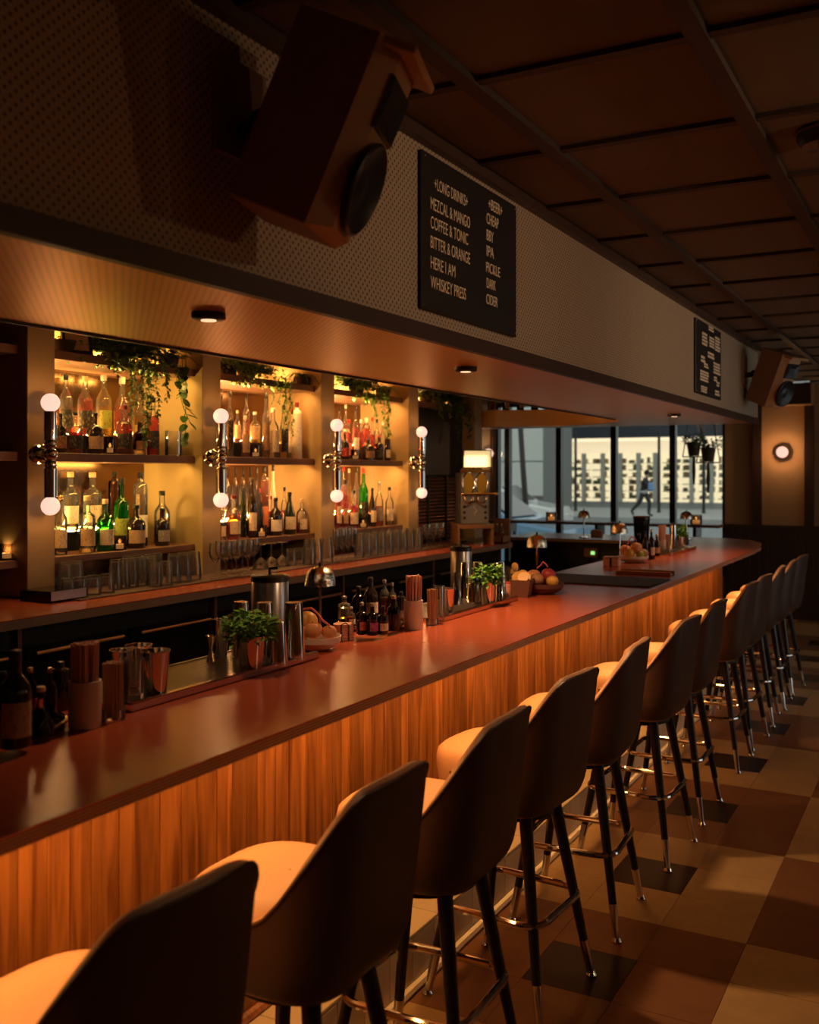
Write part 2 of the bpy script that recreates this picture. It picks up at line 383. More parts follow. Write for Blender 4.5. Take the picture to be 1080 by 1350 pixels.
# ------------------------------------------------------------------ the bar
ORD = ['first','second','third','fourth','fifth','sixth','seventh','eighth','ninth','tenth','eleventh','twelfth']
BX, PX, BZ = -1.3085, -1.69, 1.10            # counter edge, plank front, counter height
SX, SH = -1.533, .183                        # tiled step
bar = thing('bar', 'long bar front clad in narrow upright teak planks', 'bar', (PX, 4.5, 0))
obj('core', MB().box(-.10, -.022, -5.2, 4.0, 0, 1.07), M['dark'], bar)
obj('end_panel', MB().box(-.30, -.022, 4.0, 4.03, 0, 1.07), M['dark'], bar)
y = -.2
while y < 8.5:
    w = random.choice((.05,.062,.075,.085,.1)); w = min(w, 8.53-y)
    if w < .02: break
    obj('plank', MB().cbox(-.02, random.uniform(-.001,.0015), .0006, w-.0006, SH, 1.07, .0012), M['plank'], bar, loc=(0, y-4.5, 0)); y += w
obj('molding', MB().tube([(.004, -4.7, SH+.01), (.004, 4.03, SH+.01)], .016, 8), M['plank'], bar, True)
st = thing('foot_step', 'low tiled foot step along the base of the bar', 'step', (SX, 4.5, 0))
obj('core', MB().box(PX-SX+.0, -.012, -4.7, 4.0, 0, SH-.012), M['grout'], st)
ft = MB().cbox(-.012, 0, -.0735, .0735, .028, SH-.014, .002).mesh('tile'); ft.materials.append(M['tile'])
tt = MB().cbox(-.157, 0, -.0985, .0985, SH-.013, SH, .002).mesh('tile'); tt.materials.append(M['tile'])
yy = -4.6
while yy < 3.95:
    o = bpy.data.objects.new('tile', ft); COL.objects.link(o); o.parent = st; o.location = (0, yy, 0); yy += .15
yy = -4.6
while yy < 3.9:
    o = bpy.data.objects.new('tile', tt); COL.objects.link(o); o.parent = st; o.location = (0, yy, 0); yy += .2
obj('cove', MB().tube([(.004, -4.7, .012), (.004, 4.0, .012)], .017, 8), M['tile'], st, True)
# counter top: main run plus the return towards the left, with a rounded far corner
ct = thing('countertop', 'long glossy red counter top with layered plywood edge', 'countertop', (0,0,BZ))
far = 9.12
outline = [(BX, -.6), (BX, 7.75), (BX-.02, 8.2), (BX-.09, 8.62), (BX-.22, 8.95), (BX-.45, far), (-3.62, far), (-3.62, 8.36), (-2.3, 8.36), (-2.03, 8.1), (-2.03, -.6)]
inner = [(x-.0, y) for x, y in outline]
obj('laminate', MB().prism([(x*.9995, y) for x, y in outline], -.0045, 0), M['counter'], ct)
obj('plywood', MB().prism(outline, -.0285, -.0045), M['ply'], ct)
light('AREA', 'under_counter_lamp', (-1.47, 4.0, 1.064), 34, AMBER, 8.6, .03, (0, R(-14), R(90)), None)
bpy.data.objects['under_counter_lamp'].rotation_euler = (0, 0, R(90))
ls = tag(obj('light_strip', MB().box(-1.482, -1.458, -.3, 8.3, 1.065, 1.0714), M['led']), 'warm light strip fixed under the bar counter overhang', 'light strip')
# bartender side cabinets under the bar and under the return
for k in range(6):
    y0 = -.2+k*1.38
    c = thing('under_bar_cabinet', 'dark cabinet on working side of the bar, %s from the window end' % ORD[5-k], 'cabinet', (-2.0, y0, 0), group='cabinets under the bar')
    obj('body', MB().box(.03, .2, 0.005, 1.375, 0, 1.06), M['dark'], c); d = obj('door', MB().cbox(.0, .028, .02, 1.36, .1, 1.0), M['dark'], c)
    obj('handle', MB().tube([(-.02,.3,.93),(-.02,1.08,.93)], .007, 6), M['steel'], d)
c = thing('return_cabinet', 'dark cabinet under the window end of the bar', 'cabinet', (-2.9, 8.5, 0))
obj('body', MB().box(-.7, .85, .02, .5, 0, 1.07), M['dark'], c)
for k in range(2): obj('door', MB().cbox(-.68+k*.77, .07+k*.77, -.0, .02, .1, 1.0), M['dark'], c)
# slim work shelf behind the bar for machines
ws = thing('speed_rail', 'dark steel work shelf behind the bar', 'shelf', (-2.2, 3.6, .9)); obj('shelf', MB().box(-.2, .16, -2.6, 3.4, -.03, 0), M['dark'], ws)
for yy in (-2.5, -.6, 1.4, 3.3): obj('leg', MB().box(-.19, -.16, yy-.015, yy+.015, -.9, -.03).box(.11, .14, yy-.015, yy+.015, -.9, -.03), M['dark'], ws)

# ------------------------------------------------------------------ back bar
KX = -3.225
bb = thing('countertop', 'red back bar counter top with pale plywood edge below the shelves', 'countertop', (0,0,BZ))
obj('laminate', MB().box(-4.14, KX-.001, .3, 7.68, -.0045, 0), M['counter'], bb); obj('plywood', MB().box(-4.14, KX, .3, 7.68, -.04, -.0045), M['ply'], bb)
for k in range(6):
    y0 = .34+k*1.22
    c = thing('bar_fridge', 'black bar fridge under the back bar, %s from the drink dispenser' % ORD[5-k], 'fridge', (-3.32, y0, 0), group='fridges under the back bar')
    obj('body', MB().box(-.78, -.03, .005, 1.21, 0, 1.05), M['dark'], c)
    for q in range(2):
        d = obj('door', MB().cbox(-.028, 0, .02+q*.6, .59+q*.6, .12, .96), M['darkgloss'], c); obj('handle', MB().tube([(.02,.06+q*.6,.935),(.02,.55+q*.6,.935)], .008, 6), M['steel'], d)
    obj('leg', MB().box(-.03, .0, 1.205, 1.225, 0, 1.05), M['shelf'], c)
# shelf bays: pillars, back mirrors, shelves, risers, lit from below every shelf
RX = -3.7; BKX = -4.145
PY = [(.847-.325)*3.7, .847*3.7, 1.1724*3.7, 1.4963*3.7, 1.8235*3.7, 2.1497*3.7]
PW = .158
su = thing('back_bar_shelving', 'built-in back bar shelving with beige pillars dividing lit bays', 'shelving', (RX, 4.4, BZ))
def L0(x, y, z): return (x-RX, y-4.4, z-BZ)
for y0 in PY:
    a = L0(BKX, y0, BZ); b = L0(RX, y0+PW, ZC if y0 < 7 else SZ+.0)
    obj('pillar', MB().cbox(a[0], b[0], a[1], b[1], 0.001, ZC-BZ-.02, .003), M['pillar'], su)
obj('back_panel', MB().box(*[BKX-RX-.03, BKX-RX-.002, PY[0]-4.4, PY[5]+PW-4.4, .0, ZC-BZ-.02]), M['wall'], su)
SHZ = {'low': 1.275, 'mid': 1.772, 'top': 2.262}
BAYN = {0: 'dark', 1: 'ivy', 2: 'middle', 3: 'far'}
for k in range(5):
    y0, y1 = PY[k]+PW, PY[k+1]
    if k < 4:
        obj('mirror', MB().box(BKX-RX, BKX-RX+.006, y0+.002-4.4, y1-.002-4.4, .0, 2.21-BZ), M['mirror'], su)
    for nm, z in SHZ.items():
        if k == 4 and nm != 'top': continue
        th = .034 if nm == 'low' else .042
        xf = -3.755 if k != 4 else -3.78
        s = obj('shelf', MB().cbox(BKX-RX+.007, xf-RX, y0+.001-4.4, y1-.001-4.4, z-th-BZ, z-BZ, .002), M['shelf'], su)
        if k in (1,2,3) and nm != 'top':
            obj('riser', MB().box(BKX-RX+.012, -3.965-RX, y0+.002-4.4, y1-.25-4.4, z-BZ+.0005, z-BZ+.1), M['darkgloss'], s)
    if k in (1,2,3):
        pw = {1: 1.0, 2: 1.1, 3: 1.2}[k]
        cl = (1,.58,.14) if k == 1 else (1,.50,.15)
        for z, p in ((SHZ['mid']+.1, 7.0), (SHZ['low']+.1, 7.0)):
            obj('light_strip', MB().box(-4.136-RX, -4.118-RX, y0+.04-4.4, y1-.27-4.4, z-BZ+.0005, z-BZ+.006), M['led'], su)
            strip_light('riser_lamp', -4.122, y0+.04, y1-.27, z+.009, 205, p*2.3*pw, cl)
        strip_light('shelf_lamp', -3.79, y0+.05, y1-.05, 2.214, 20, 4*pw, cl)
        strip_light('shelf_lamp', -3.79, y0+.05, y1-.05, 1.724, 20, 4*pw, cl)
        strip_light('cornice_lamp', -3.99, y0+.03, y1-.03, 2.268, 152, 13*pw, cl)
    if k == 4: strip_light('cornice_lamp', -3.99, y0+.03, y1-.03, 2.268, 152, 14, (1,.55,.18))
# sconces on the four pillars between the bays
def make_sconce(loc, label):
    t = thing('wall_sconce', label, 'wall lamp', loc, group='chrome double-globe sconces on the pillars')
    obj('back_plate', MB().lathe([(.056,0),(.056,.014),(.05,.03),(.034,.045),(.018,.055)], 20, mx=Matrix.Rotation(R(90),4,'Y')), M['chrome'], t, True)
    h = .082
    obj('centre_ball', MB().ball((h,0,0), .033, 18, 12).tube([(.03,0,0),(h,0,0)], .012, 8).ball((h,0,.048), .029, 14, 8).ball((h,0,-.048), .029, 14, 8), M['chrome'], t, True)
    for s in (1,-1):
        tb = obj('tube', MB().lathe([(.02,.058*s),(.0305,.066*s),(.0305,.196*s)], 20, (h,0,0)), M['chrome'], t, True)
        obj('globe', MB().ball((h,0,s*.236), .0425, 20, 12), M['bulb'], t, True)
        light('POINT', 'globe_lamp', (h,0,s*.236), 8.5, (1,.45,.15), .047, parent=t)
    return t
for k, y0 in enumerate(PY[1:5]):
    make_sconce((RX, y0+PW/2-.02, 1.76), ['chrome sconce with two globes on pillar left of the ivy bay', 'chrome sconce with two globes on pillar between ivy bay and fern bay', 'chrome sconce with two globes on pillar right of the fern bay', 'chrome sconce with two globes on pillar beside the black grille'][k])
# far bay: black cabinet door above a slatted grille
y0, y1 = PY[4]+PW, PY[5]
bd = thing('black_cabinet', 'tall black cabinet door in the bay beside the drink dispenser', 'cabinet', (-3.82, (y0+y1)/2, 1.66))
obj('door', MB().cbox(-.3, 0, -(y1-y0)/2+.004, (y1-y0)/2-.004, 0, .555), M['dark'], bd); obj('pull', MB().tube([(.01,-.35,.28),(.01,-.35,.32)], .01, 8), M['chrome'], bd)
gr = thing('slatted_grille', 'dark copper-tinted grille of horizontal slats in three columns', 'grille', (-3.80, (y0+y1)/2, BZ))
obj('body', MB().box(-.3, -.03, -(y1-y0)/2+.004, (y1-y0)/2-.004, 0.001, .555), M['dark'], gr)
sl = MB().cbox(-.012, .012, -.145, .145, -.007, .007, .002, Matrix.Rotation(R(35),4,'Y')).mesh('slat'); sl.materials.append(mat('slat_metal', (.30,.13,.08), .3, metal=.8))
for q in range(3):
    for i in range(18):
        o = bpy.data.objects.new('slat', sl); COL.objects.link(o); o.parent = gr; o.location = (-.012, -.33+q*.33, .045+i*.0285)
    obj('stile', MB().box(-.03, .004, -.5+q*.33, -.485+q*.33, 0.001, .555), M['dark'], gr)

# ------------------------------------------------------------------ bar stools
def make_stool(label):
    t = thing('bar_stool', label, 'bar stool', group='bar stools along the bar')
    hw, bk, fr, rc = .220, .205, -.10, .105
    pts = []
    for i in range(6): pts.append((fr+(bk-rc-fr)*i/6, -hw))
    for i in range(9): a = R(-90+90*i/8); pts.append((bk-rc+rc*math.cos(a), -hw+rc+rc*math.sin(a)))
    n = 5
    for i in range(1, n): pts.append((bk, -(hw-rc)+2*(hw-rc)*i/n))
    pts += [(x, -y) for x, y in reversed(pts[:15])]
    K = len(pts); mid = (K-1)/2
    ss = [0]
    for i in range(1, K): ss.append(ss[-1]+math.dist(pts[i], pts[i-1]))
    half = ss[-1]/2
    def ztop(s):
        a = abs(s-half)
        q = min(max((a-.115)/.235, 0), 1); q = q*q*(3-2*q)
        z = 1.045-.006*(min(a,.135)/.135)**2-.262*q
        q2 = min(max((a-.335)/.13, 0), 1); return z-.045*q2
    def ring(v, off, zlo):
        out = []
        for i, (x, y) in enumerate(pts):
            zt = ztop(ss[i]); z = zlo+(zt-zlo)*v
            a = abs(ss[i]-half); rec = max(0, 1-a/.42)
            f = 1.0
            zz = (z-.615)
            if zz < .10: f = .78+.22*math.sqrt(max(0, 1-(1-zz/.10)**2))
            f *= 1+.045*min(1, max(0, (z-.7)/.3))
            nx, ny = (x*f, y*f)
            l = math.hypot(nx*.6, ny)+1e-6
            # inward offset towards the seat centre line
            cx0 = min(nx, .0)
            dx, dy = nx-cx0, ny; dl = math.hypot(dx, dy)+1e-6
            nx -= dx/dl*off; ny -= dy/dl*off
            out.append((nx+rec*max(0, z-.66)*.13, ny, z))
        return out
    vs = [0,.015,.04,.08,.14,.22,.34,.48,.62,.76,.9,.97,1]
    mb = MB(); rows = [ring(v, 0, .615) for v in vs]
    vv = [p for r in rows for p in r]; ff = [(j*K+i, j*K+i+1, (j+1)*K+i+1, (j+1)*K+i) for j in range(len(rows)-1) for i in range(K-1)]
    ff.append(tuple(range(K)))
    mb.add(vv, ff); 
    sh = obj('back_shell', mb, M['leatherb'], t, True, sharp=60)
    ins = [ring(v, .006, .70) for v in (1.0,)]; 
    mb = MB(); rows = [ring(1.0, .001, .60), [(x,y,z+.008) for x,y,z in ring(1.0, .012, .60)], [(x,y,z+.004) for x,y,z in ring(1.0, .030, .60)]]
    rows += [ring(v, .044, .70) for v in (.94,.8,.6,.4,.2,0)]
    vv = [p for r in rows for p in r]; ff = [(j*K+i, j*K+i+1, (j+1)*K+i+1, (j+1)*K+i) for j in range(len(rows)-1) for i in range(K-1)]
    obj('backrest', mb.add(vv, ff), M['leather'], t, True, sharp=70)
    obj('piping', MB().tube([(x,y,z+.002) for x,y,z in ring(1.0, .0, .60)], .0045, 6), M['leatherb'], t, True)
    # seat cushion
    mb = MB(); prof = [(.70,.60),(.86,.605),(.93,.63),(.97,.68),(1.0,.73),(1.0,.755),(.975,.776),(.90,.790),(.7,.797),(.35,.80),(.01,.801)]
    n = 40; vv = []; ff = []
    for r, z in prof:
        for i in range(n):
            a = 2*math.pi*i/n; ca, sa = math.cos(a), math.sin(a); e = .62
            vv.append((-.02+.205*r*math.copysign(abs(ca)**e, ca), .195*r*math.copysign(abs(sa)**e, sa), z))
    for j in range(len(prof)-1):
        for i in range(n): ff.append((j*n+i, j*n+(i+1)%n, (j+1)*n+(i+1)%n, (j+1)*n+i))
    ff.append(tuple(range(n-1,-1,-1)))
    obj('seat', mb.add(vv, ff), M['leather'], t, True, sharp=60)
    obj('swivel_plate', MB().lathe([(.11,.575),(.14,.58),(.14,.602)], 24), M['blackmetal'], t, True)
    for sx in (-1,1):
        for sy in (-1,1):
            top = Vector((sx*.105, sy*.105, .60)); bot = Vector((sx*.198, sy*.198, 0)); d = bot-top
            g = obj('leg', MB().tube([top, top+d*.80], [.021,.0145], 12), M['blackmetal'], t, True)
            obj('ferrule', MB().tube([top+d*.79, top+d*.975], [.0155,.0125], 12).lathe([(.016,0),(.019,.006),(.012,.018)], 12, (bot.x, bot.y, 0)), M['chrome'], g, True)
    h = .178; rr = .07; path = []
    for q, (cx, cy2) in enumerate(((1,1),(-1,1),(-1,-1),(1,-1))):
        for i in range(6):
            a = R(90*q+90*i/5); path.append((cx*(h-rr)+rr*math.cos(a), cy2*(h-rr)+rr*math.sin(a), .29))
    obj('foot_ring', MB().tube(path, .0115, 10, closed=True), M['chrome'], t, True)
    return t
stool_y = [1.17,1.79,2.38,3.01,3.65,4.39,5.01,5.94,6.46,7.08,7.61,8.17]
SL = 'dark brown bar stool with peach leather seat, %s from the window end of the bar'
s0 = None
rr_ = random.Random(3)
for i, y in enumerate(stool_y):
    rz = R(rr_.uniform(-5, 5))
    if s0 is None: s0 = make_stool(SL % ORD[11]); s0.location = (-1.255, y, 0); s0.rotation_euler.z = rz
    else: dup(s0, (-1.255+rr_.uniform(-.015,.015), y, 0), rz, SL % ORD[11-i])
# ------------------------------------------------------------------ bottles
PROF = {
 'round': [(.9,0),(1,.02),(1,.56),(.93,.63),(.62,.70),(.38,.75),(.34,.80),(.34,.95)],
 'shoulder': [(.92,0),(1,.015),(1,.60),(.95,.65),(.6,.69),(.38,.72),(.35,.78),(.35,.95)],
 'slope': [(.92,0),(1,.02),(1,.36),(.86,.52),(.5,.70),(.32,.80),(.30,.95)],
 'cyl': [(.95,0),(1,.01),(1,.78),(.92,.835),(.5,.86),(.36,.88),(.36,.96)],
 'squat': [(.9,0),(1,.02),(1,.52),(.92,.61),(.6,.68),(.34,.72),(.30,.76),(.30,.94)],
 'cone': [(.8,0),(1,.03),(.97,.12),(.55,.45),(.33,.62),(.28,.72),(.30,.95)],
 'wine': [(.9,0),(1,.015),(1,.55),(.86,.64),(.48,.72),(.34,.78),(.32,.97)],
}
GL = {'clear': M['glass'], 'smoke': M['smoke'], 'green': thin_glass('green_glass', (.28,.75,.25)), 'dark': mat('dark_bottle_glass', (.016,.010,.006), .09, spec=.7),
      'brown': thin_glass('brown_glass', (.30,.13,.05)), 'white': mat('white_bottle', (.80,.66,.48), .35), 'darkgreen': mat('dark_green_glass', (.012,.022,.008), .08, spec=.7), 'twist': thin_glass('pale_glass', (.85,.9,.8))}
LQ = {'red': thin_glass('red_spirit', (.80,.06,.04), .5, .22, 1.2, (.75,.04,.02)), 'amber': thin_glass('amber_spirit', (.92,.40,.08), .5, .2, 1.2, (.85,.32,.05)), 'pink': thin_glass('pink_spirit', (.95,.24,.15), .5, .25, 1.2, (.9,.2,.1)),
      'water': mat('clear_spirit', (.97,.95,.88), .02, trans=1, ior=1.30), 'green': thin_glass('green_spirit', (.35,.9,.25), .5, .2, 1.2, (.25,.75,.15)), 'brown': thin_glass('brown_spirit', (.35,.10,.03), .5, .12, 1.2, (.2,.06,.02)), 'yellow': thin_glass('yellow_spirit', (.95,.78,.25), .5, .15, 1.2, (.9,.65,.15))}
CAPS = {'black': mat('black_cap', (.012,.012,.012), .35), 'cork': mat('cork_cap', (.66,.47,.28), .7), 'red': mat('red_foil', (.45,.02,.015), .35), 'gold': M['brass'], 'white': mat('white_cap', (.75,.66,.55), .4), 'burgundy': mat('burgundy_cap', (.14,.015,.02), .4), 'steel': M['steel']}
LBC = {'cream': ((.72,.58,.38),(.30,.16,.08)), 'black': ((.014,.012,.012),(.28,.2,.12)), 'white': ((.80,.72,.58),(.5,.36,.25)), 'brown': ((.26,.13,.06),(.5,.32,.18)), 'green': ((.35,.42,.08),(.1,.12,.03)),
       'tan': ((.50,.33,.18),(.22,.12,.06)), 'orange': ((.75,.22,.10),(.4,.08,.04)), 'purple': ((.36,.06,.18),(.6,.4,.4)), 'red': ((.42,.03,.03),(.7,.4,.3)), 'gold': ((.62,.42,.15),(.25,.13,.05)), 'grey': ((.25,.20,.17),(.5,.42,.36))}
def bottle(base, H, Rr, kind='round', glass='clear', liq=None, fill=.5, cap='black', lab='cream', lz=(.12,.42), label='', group=None, caph=.09, seg=16):
    t = thing('bottle', label, 'bottle', base, R(random.uniform(-14, 14)), group)
    pr = [(r*Rr, z*H) for r, z in PROF[kind]]
    obj('glass', MB().lathe(pr, seg), GL[glass], t, True, sharp=50)
    if liq:
        zl = fill*H; ip = [(1e-5, .004)]+[(max(r*Rr-.0022, .002), max(z*H, .004)) for r, z in PROF[kind] if z*H < zl]
        # radius at the fill line
        for a, b in zip(pr, pr[1:]):
            if a[1] <= zl <= b[1]: ip.append((a[0]+(b[0]-a[0])*(zl-a[1])/max(b[1]-a[1], 1e-6)-.0022, zl))
        ip.append((1e-5, zl))
        obj('liquid', MB().lathe(ip, seg), LQ[liq], t, True, sharp=50)
    nr = PROF[kind][-1][0]*Rr
    obj('cap', MB().lathe([(nr*1.12, H*(1-caph)), (nr*1.16, H*(1-caph)+.001), (nr*1.16, H-.002), (nr*1.0, H)], 12), CAPS[cap], t, True, sharp=40)
    if lab:
        rl = Rr*1.012; vs = []; fs = []; n = 9; zs = (lz[0]*H, lz[1]*H)
        for i in range(n):
            a = R(-24)+R(-62+124*i/(n-1))
            for z in zs:
                vs.append((rl*math.cos(a), rl*math.sin(a), z))
        for i in range(n-1): fs.append((2*i, 2*i+2, 2*i+3, 2*i+1))
        obj('paper_label', MB().add(vs, fs), paper_label('label_'+lab, *LBC[lab]), t, True)
    return t
GN = {'clear': 'clear', 'smoke': 'smoky', 'green': 'green glass', 'dark': 'dark', 'brown': 'brown', 'white': 'white', 'darkgreen': 'dark green', 'twist': 'pale'}
LN = {'water': 'clear spirit', 'red': 'red spirit', 'amber': 'amber spirit', 'pink': 'pink liqueur', 'green': 'green liquid', 'brown': 'brown spirit', 'yellow': 'yellow liquid'}
def shelf_bottle(px, ytop, wpx, row, shelf, bay, kind, glass, liq, fill, cap, lab, lz=(.12,.42), caph=.09):
    kb = {'ivy': 1, 'fern': 2, 'rear': 3}[bay]; ya, ye = PY[kb]+PW, PY[kb+1]
    for row in ('back','mid','front')[('back','mid','front').index(row):]:      # keep clear of the bay's far side wall and the riser's end
        X = -4.035 if row == 'back' else (-3.91 if row == 'mid' else -3.83)
        p = atX(px, HY, X); rb = wpx*m_per_px(p)/2
        if p.y+rb < ye-(.25 if row == 'back' else .01): break
    p.y = min(max(p.y, ya+rb+.004), ye-rb-.006)
    z0 = SHZ[shelf]+(.101 if row == 'back' else .0)
    mp = m_per_px(p); H = CAMH+(HY-ytop)*mp-z0; Rr = wpx*mp/2
    sz = 'tall' if H > .30 else ('short' if H < .2 else 'medium')
    lb = '%s %s bottle%s, %s cap%s, %s shelf, %s bay' % (sz, GN[glass], (' of '+LN[liq]) if liq else '', cap, (' and %s label' % lab) if lab else '', {'mid': 'upper', 'low': 'lower'}[shelf], bay)
    return bottle((p.x, p.y, z0), H, Rr, kind, glass, liq, fill, cap, lab, lz, lb, 'bottles on the back bar shelves', caph)
B = shelf_bottle
# ivy bay, upper shelf
for a in [
 (87,494,17,'back','round','clear','red',.42,'black','black'), (112.5,496,20,'back','round','clear','red',.62,'cork','black'), (137,494.5,20,'back','round','clear','yellow',.5,'white','green'),
 (161,497,21,'back','round','clear','pink',.62,'white','cream'), (183,506,18,'back','round','clear','yellow',.55,'black','cream'),
 (80,545,15,'front','squat','dark',None,0,'black','brown'), (99,543,20,'front','squat','clear','red',.5,'black','black'), (125,544,22,'front','squat','dark',None,0,'black','tan'),
 (164,534,21,'front','squat','clear','red',.62,'burgundy','black'), (184,556,16,'front','shoulder','brown','brown',.6,'black','brown'), (202,524,16,'front','shoulder','clear','pink',.68,'black','black')]:
    B(a[0],a[1],a[2],a[3],'mid','ivy',*a[4:])
# ivy bay, lower shelf
for a in [
 (93,622,21,'back','shoulder','clear','water',.55,'cork','white'), (122,622.6,23,'back','shoulder','clear','water',.55,'cork','cream'), (151,622,16,'back','cyl','smoke',None,0,'black',None),
 (160,630,20,'mid','shoulder','green','green',.62,'black','green'), (185.5,622,18,'back','cyl','clear','water',.7,'black','white'), (213.7,647,21,'back','round','clear','water',.45,'black',None),
 (80,653.5,17,'front','round','clear','water',.5,'gold','cream'), (115,653.5,21,'front','shoulder','clear','water',.5,'cork','tan'), (138.7,658,22,'front','squat','green','green',.55,'cork','cream'),
 (179.5,665.5,24,'front','squat','dark',None,0,'black','tan'), (214,670,19,'front','shoulder','dark',None,0,'black','grey')]:
    B(a[0],a[1],a[2],a[3],'low','ivy',*a[4:])
# middle bay
for a in [
 (303,515.5,10,'front','round','clear','water',.5,'black','black'), (325,519,9,'back','round','clear','amber',.5,'black',None), (313,541,10,'back','squat','clear','amber',.5,'cork','tan'), (323.4,548,12,'front','squat','clear','amber',.5,'cork','tan'),
 (336,543,14,'back','squat','clear','yellow',.5,'white','tan'), (350.6,518,10,'front','wine','clear','yellow',.5,'black','brown'), (360,537.6,16,'front','round','clear','water',.5,'white','cream'),
 (374,534,13,'front','slope','clear','yellow',.5,'black','black'), (383.5,537,9,'back','shoulder','clear','water',.5,'red','white'), (391.5,530.5,13.5,'front','cyl','white',None,0,'burgundy','white')]:
    B(a[0],a[1],a[2],a[3],'mid','fern',*a[4:], lz=(.12,.55))
for x in (300, 310.5, 320.5, 329.5, 338.5): B(x, 615.5, 9.5, 'back','low','fern','wine','clear','brown',.72,'black',None, caph=.2)
for a in [
 (348.7,615.5,11,'back','cyl','clear','amber',.8,'black','orange'), (360,613,10.5,'back','slope','white',None,0,'black',None),
 (294,668,8,'front','shoulder','clear','water',.5,'white','cream'), (308,652.5,18,'front','shoulder','clear','amber',.55,'burgundy','cream'), (320,643,10,'mid','wine','darkgreen',None,0,'black',None),
 (332.5,630,12,'front','wine','dark',None,0,'black','cream'), (342,644,10,'mid','wine','darkgreen',None,0,'red',None), (351,662,9,'mid','round','clear','amber',.5,'black',None), (357.8,654,9,'mid','round','clear','red',.6,'burgundy',None),
 (363.5,656,17,'front','squat','dark',None,0,'black','white'), (375,642,9,'mid','round','clear','red',.5,'black','white'), (382,648.6,16,'front','slope','darkgreen',None,0,'black','cream'), (402,657.7,15,'front','squat','clear','amber',.3,'cork','cream')]:
    B(a[0],a[1],a[2],a[3],'low','fern',*a[4:])
# far bay
for a in [
 (447.5,537,8,'back','round','clear','red',.5,'black',None), (456,533,9,'back','slope','clear','amber',.5,'white','cream'), (469,536,9,'back','round','clear','pink',.6,'black','white'), (460,553,9,'mid','shoulder','clear','red',.7,'red','orange'),
 (476,553,8,'back','round','clear','pink',.7,'white',None), (483,551,10,'back','cyl','clear','pink',.75,'white','cream'), (491,550,8,'back','round','clear','pink',.6,'red',None), (497,552.6,9,'back','round','clear','water',.5,'black',None), (505,556,8,'back','round','clear','water',.4,'white',None),
 (454.4,569,12,'front','squat','dark',None,0,'burgundy','red'), (486,578,16,'front','squat','dark',None,0,'black','brown'), (500,574,11,'front','shoulder','dark',None,0,'red','black'), (511,573,8,'front','cyl','dark',None,0,'red','cream')]:
    B(a[0],a[1],a[2],a[3],'mid','rear',*a[4:])
for a in [
 (453,616,9,'back','wine','clear','red',.6,'red',None), (460.5,618,8,'back','slope','clear','yellow',.6,'white',None), (470,616,9,'back','round','clear','water',.6,'black',None), (479.4,617,13,'mid','round','green','green',.66,'red','black'),
 (446,624,9,'front','wine','clear','red',.6,'white','cream'), (455,632,9,'front','round','clear','red',.7,'black','tan'), (466,646,13,'front','shoulder','clear','red',.6,'black','cream'), (491,643,11,'front','slope','dark',None,0,'black','cream'),
 (500,635,11,'front','round','clear','amber',.45,'steel','grey'), (513.5,642,11,'front','round','clear','water',.5,'black','cream')]:
    B(a[0],a[1],a[2],a[3],'low','rear',*a[4:])
# ------------------------------------------------------------------ candles, dishes
def candle(loc, label, r=.034, h=.075, power=.12):
    t = thing('votive_candle', label, 'candle', loc, group='votive candles')
    obj('glass', MB().lathe([(r*.92,0),(r,.006),(r,h),(r-.003,h),(r-.004,.008),(1e-5,.008)], 18), M['smoke'], t, True)
    obj('wax', MB().lathe([(1e-5,.009),(r-.006,.009),(r-.006,h*.42),(1e-5,h*.42)], 16), M['wax'], t, True)
    obj('flame', MB().lathe([(1e-5,h*.45),(.006,h*.55),(.004,h*.68),(1e-5,h*.8)], 8), M['flame'], t, True)
    light('POINT', 'candle_lamp', (0,0,h*.62), power, (1,.55,.2), .01, parent=t)
    return t
def sp(px, X, z): p = atX(px, HY, X); return (p.x, p.y, z)
candle(sp(145,-3.80,SHZ['mid']), 'votive candle among bottles on the upper ivy bay shelf', .027)
candle(sp(158,-3.80,SHZ['low']), 'votive candle among bottles on the lower ivy bay shelf')
candle(sp(337,-3.80,SHZ['mid']), 'votive candle on the upper fern bay shelf', .033)
candle(sp(345,-3.80,SHZ['low']), 'votive candle on the lower fern bay shelf', .033)
candle(sp(468.7,-3.80,SHZ['mid']), 'votive candle on the upper rear bay shelf', .035)
candle(sp(479,-3.80,SHZ['low']), 'votive candle on the lower rear bay shelf', .035)
candle(sp(9,-3.83,SHZ['low']), 'votive candle on the dark shelf left of the ivy bay', .034, .075, .6)
def dish(loc, label):
    t = thing('faceted_dish', label, 'dish', loc, group='small faceted dishes')
    obj('bowl', MB().lathe([(.018,0),(.034,.004),(.036,.026),(.031,.026),(.026,.008),(1e-5,.006)], 10), mat('amber_glass', (.75,.45,.16), .08, trans=.7), t)
    obj('tealight', MB().lathe([(1e-5,.007),(.018,.007),(.018,.018),(1e-5,.018)], 12), M['wax'], t)
dish(sp(114,-3.79,SHZ['low']), 'faceted amber dish on the lower ivy bay shelf')
dish(sp(183,-3.785,SHZ['mid']), 'faceted amber dish on the upper ivy bay shelf edge')
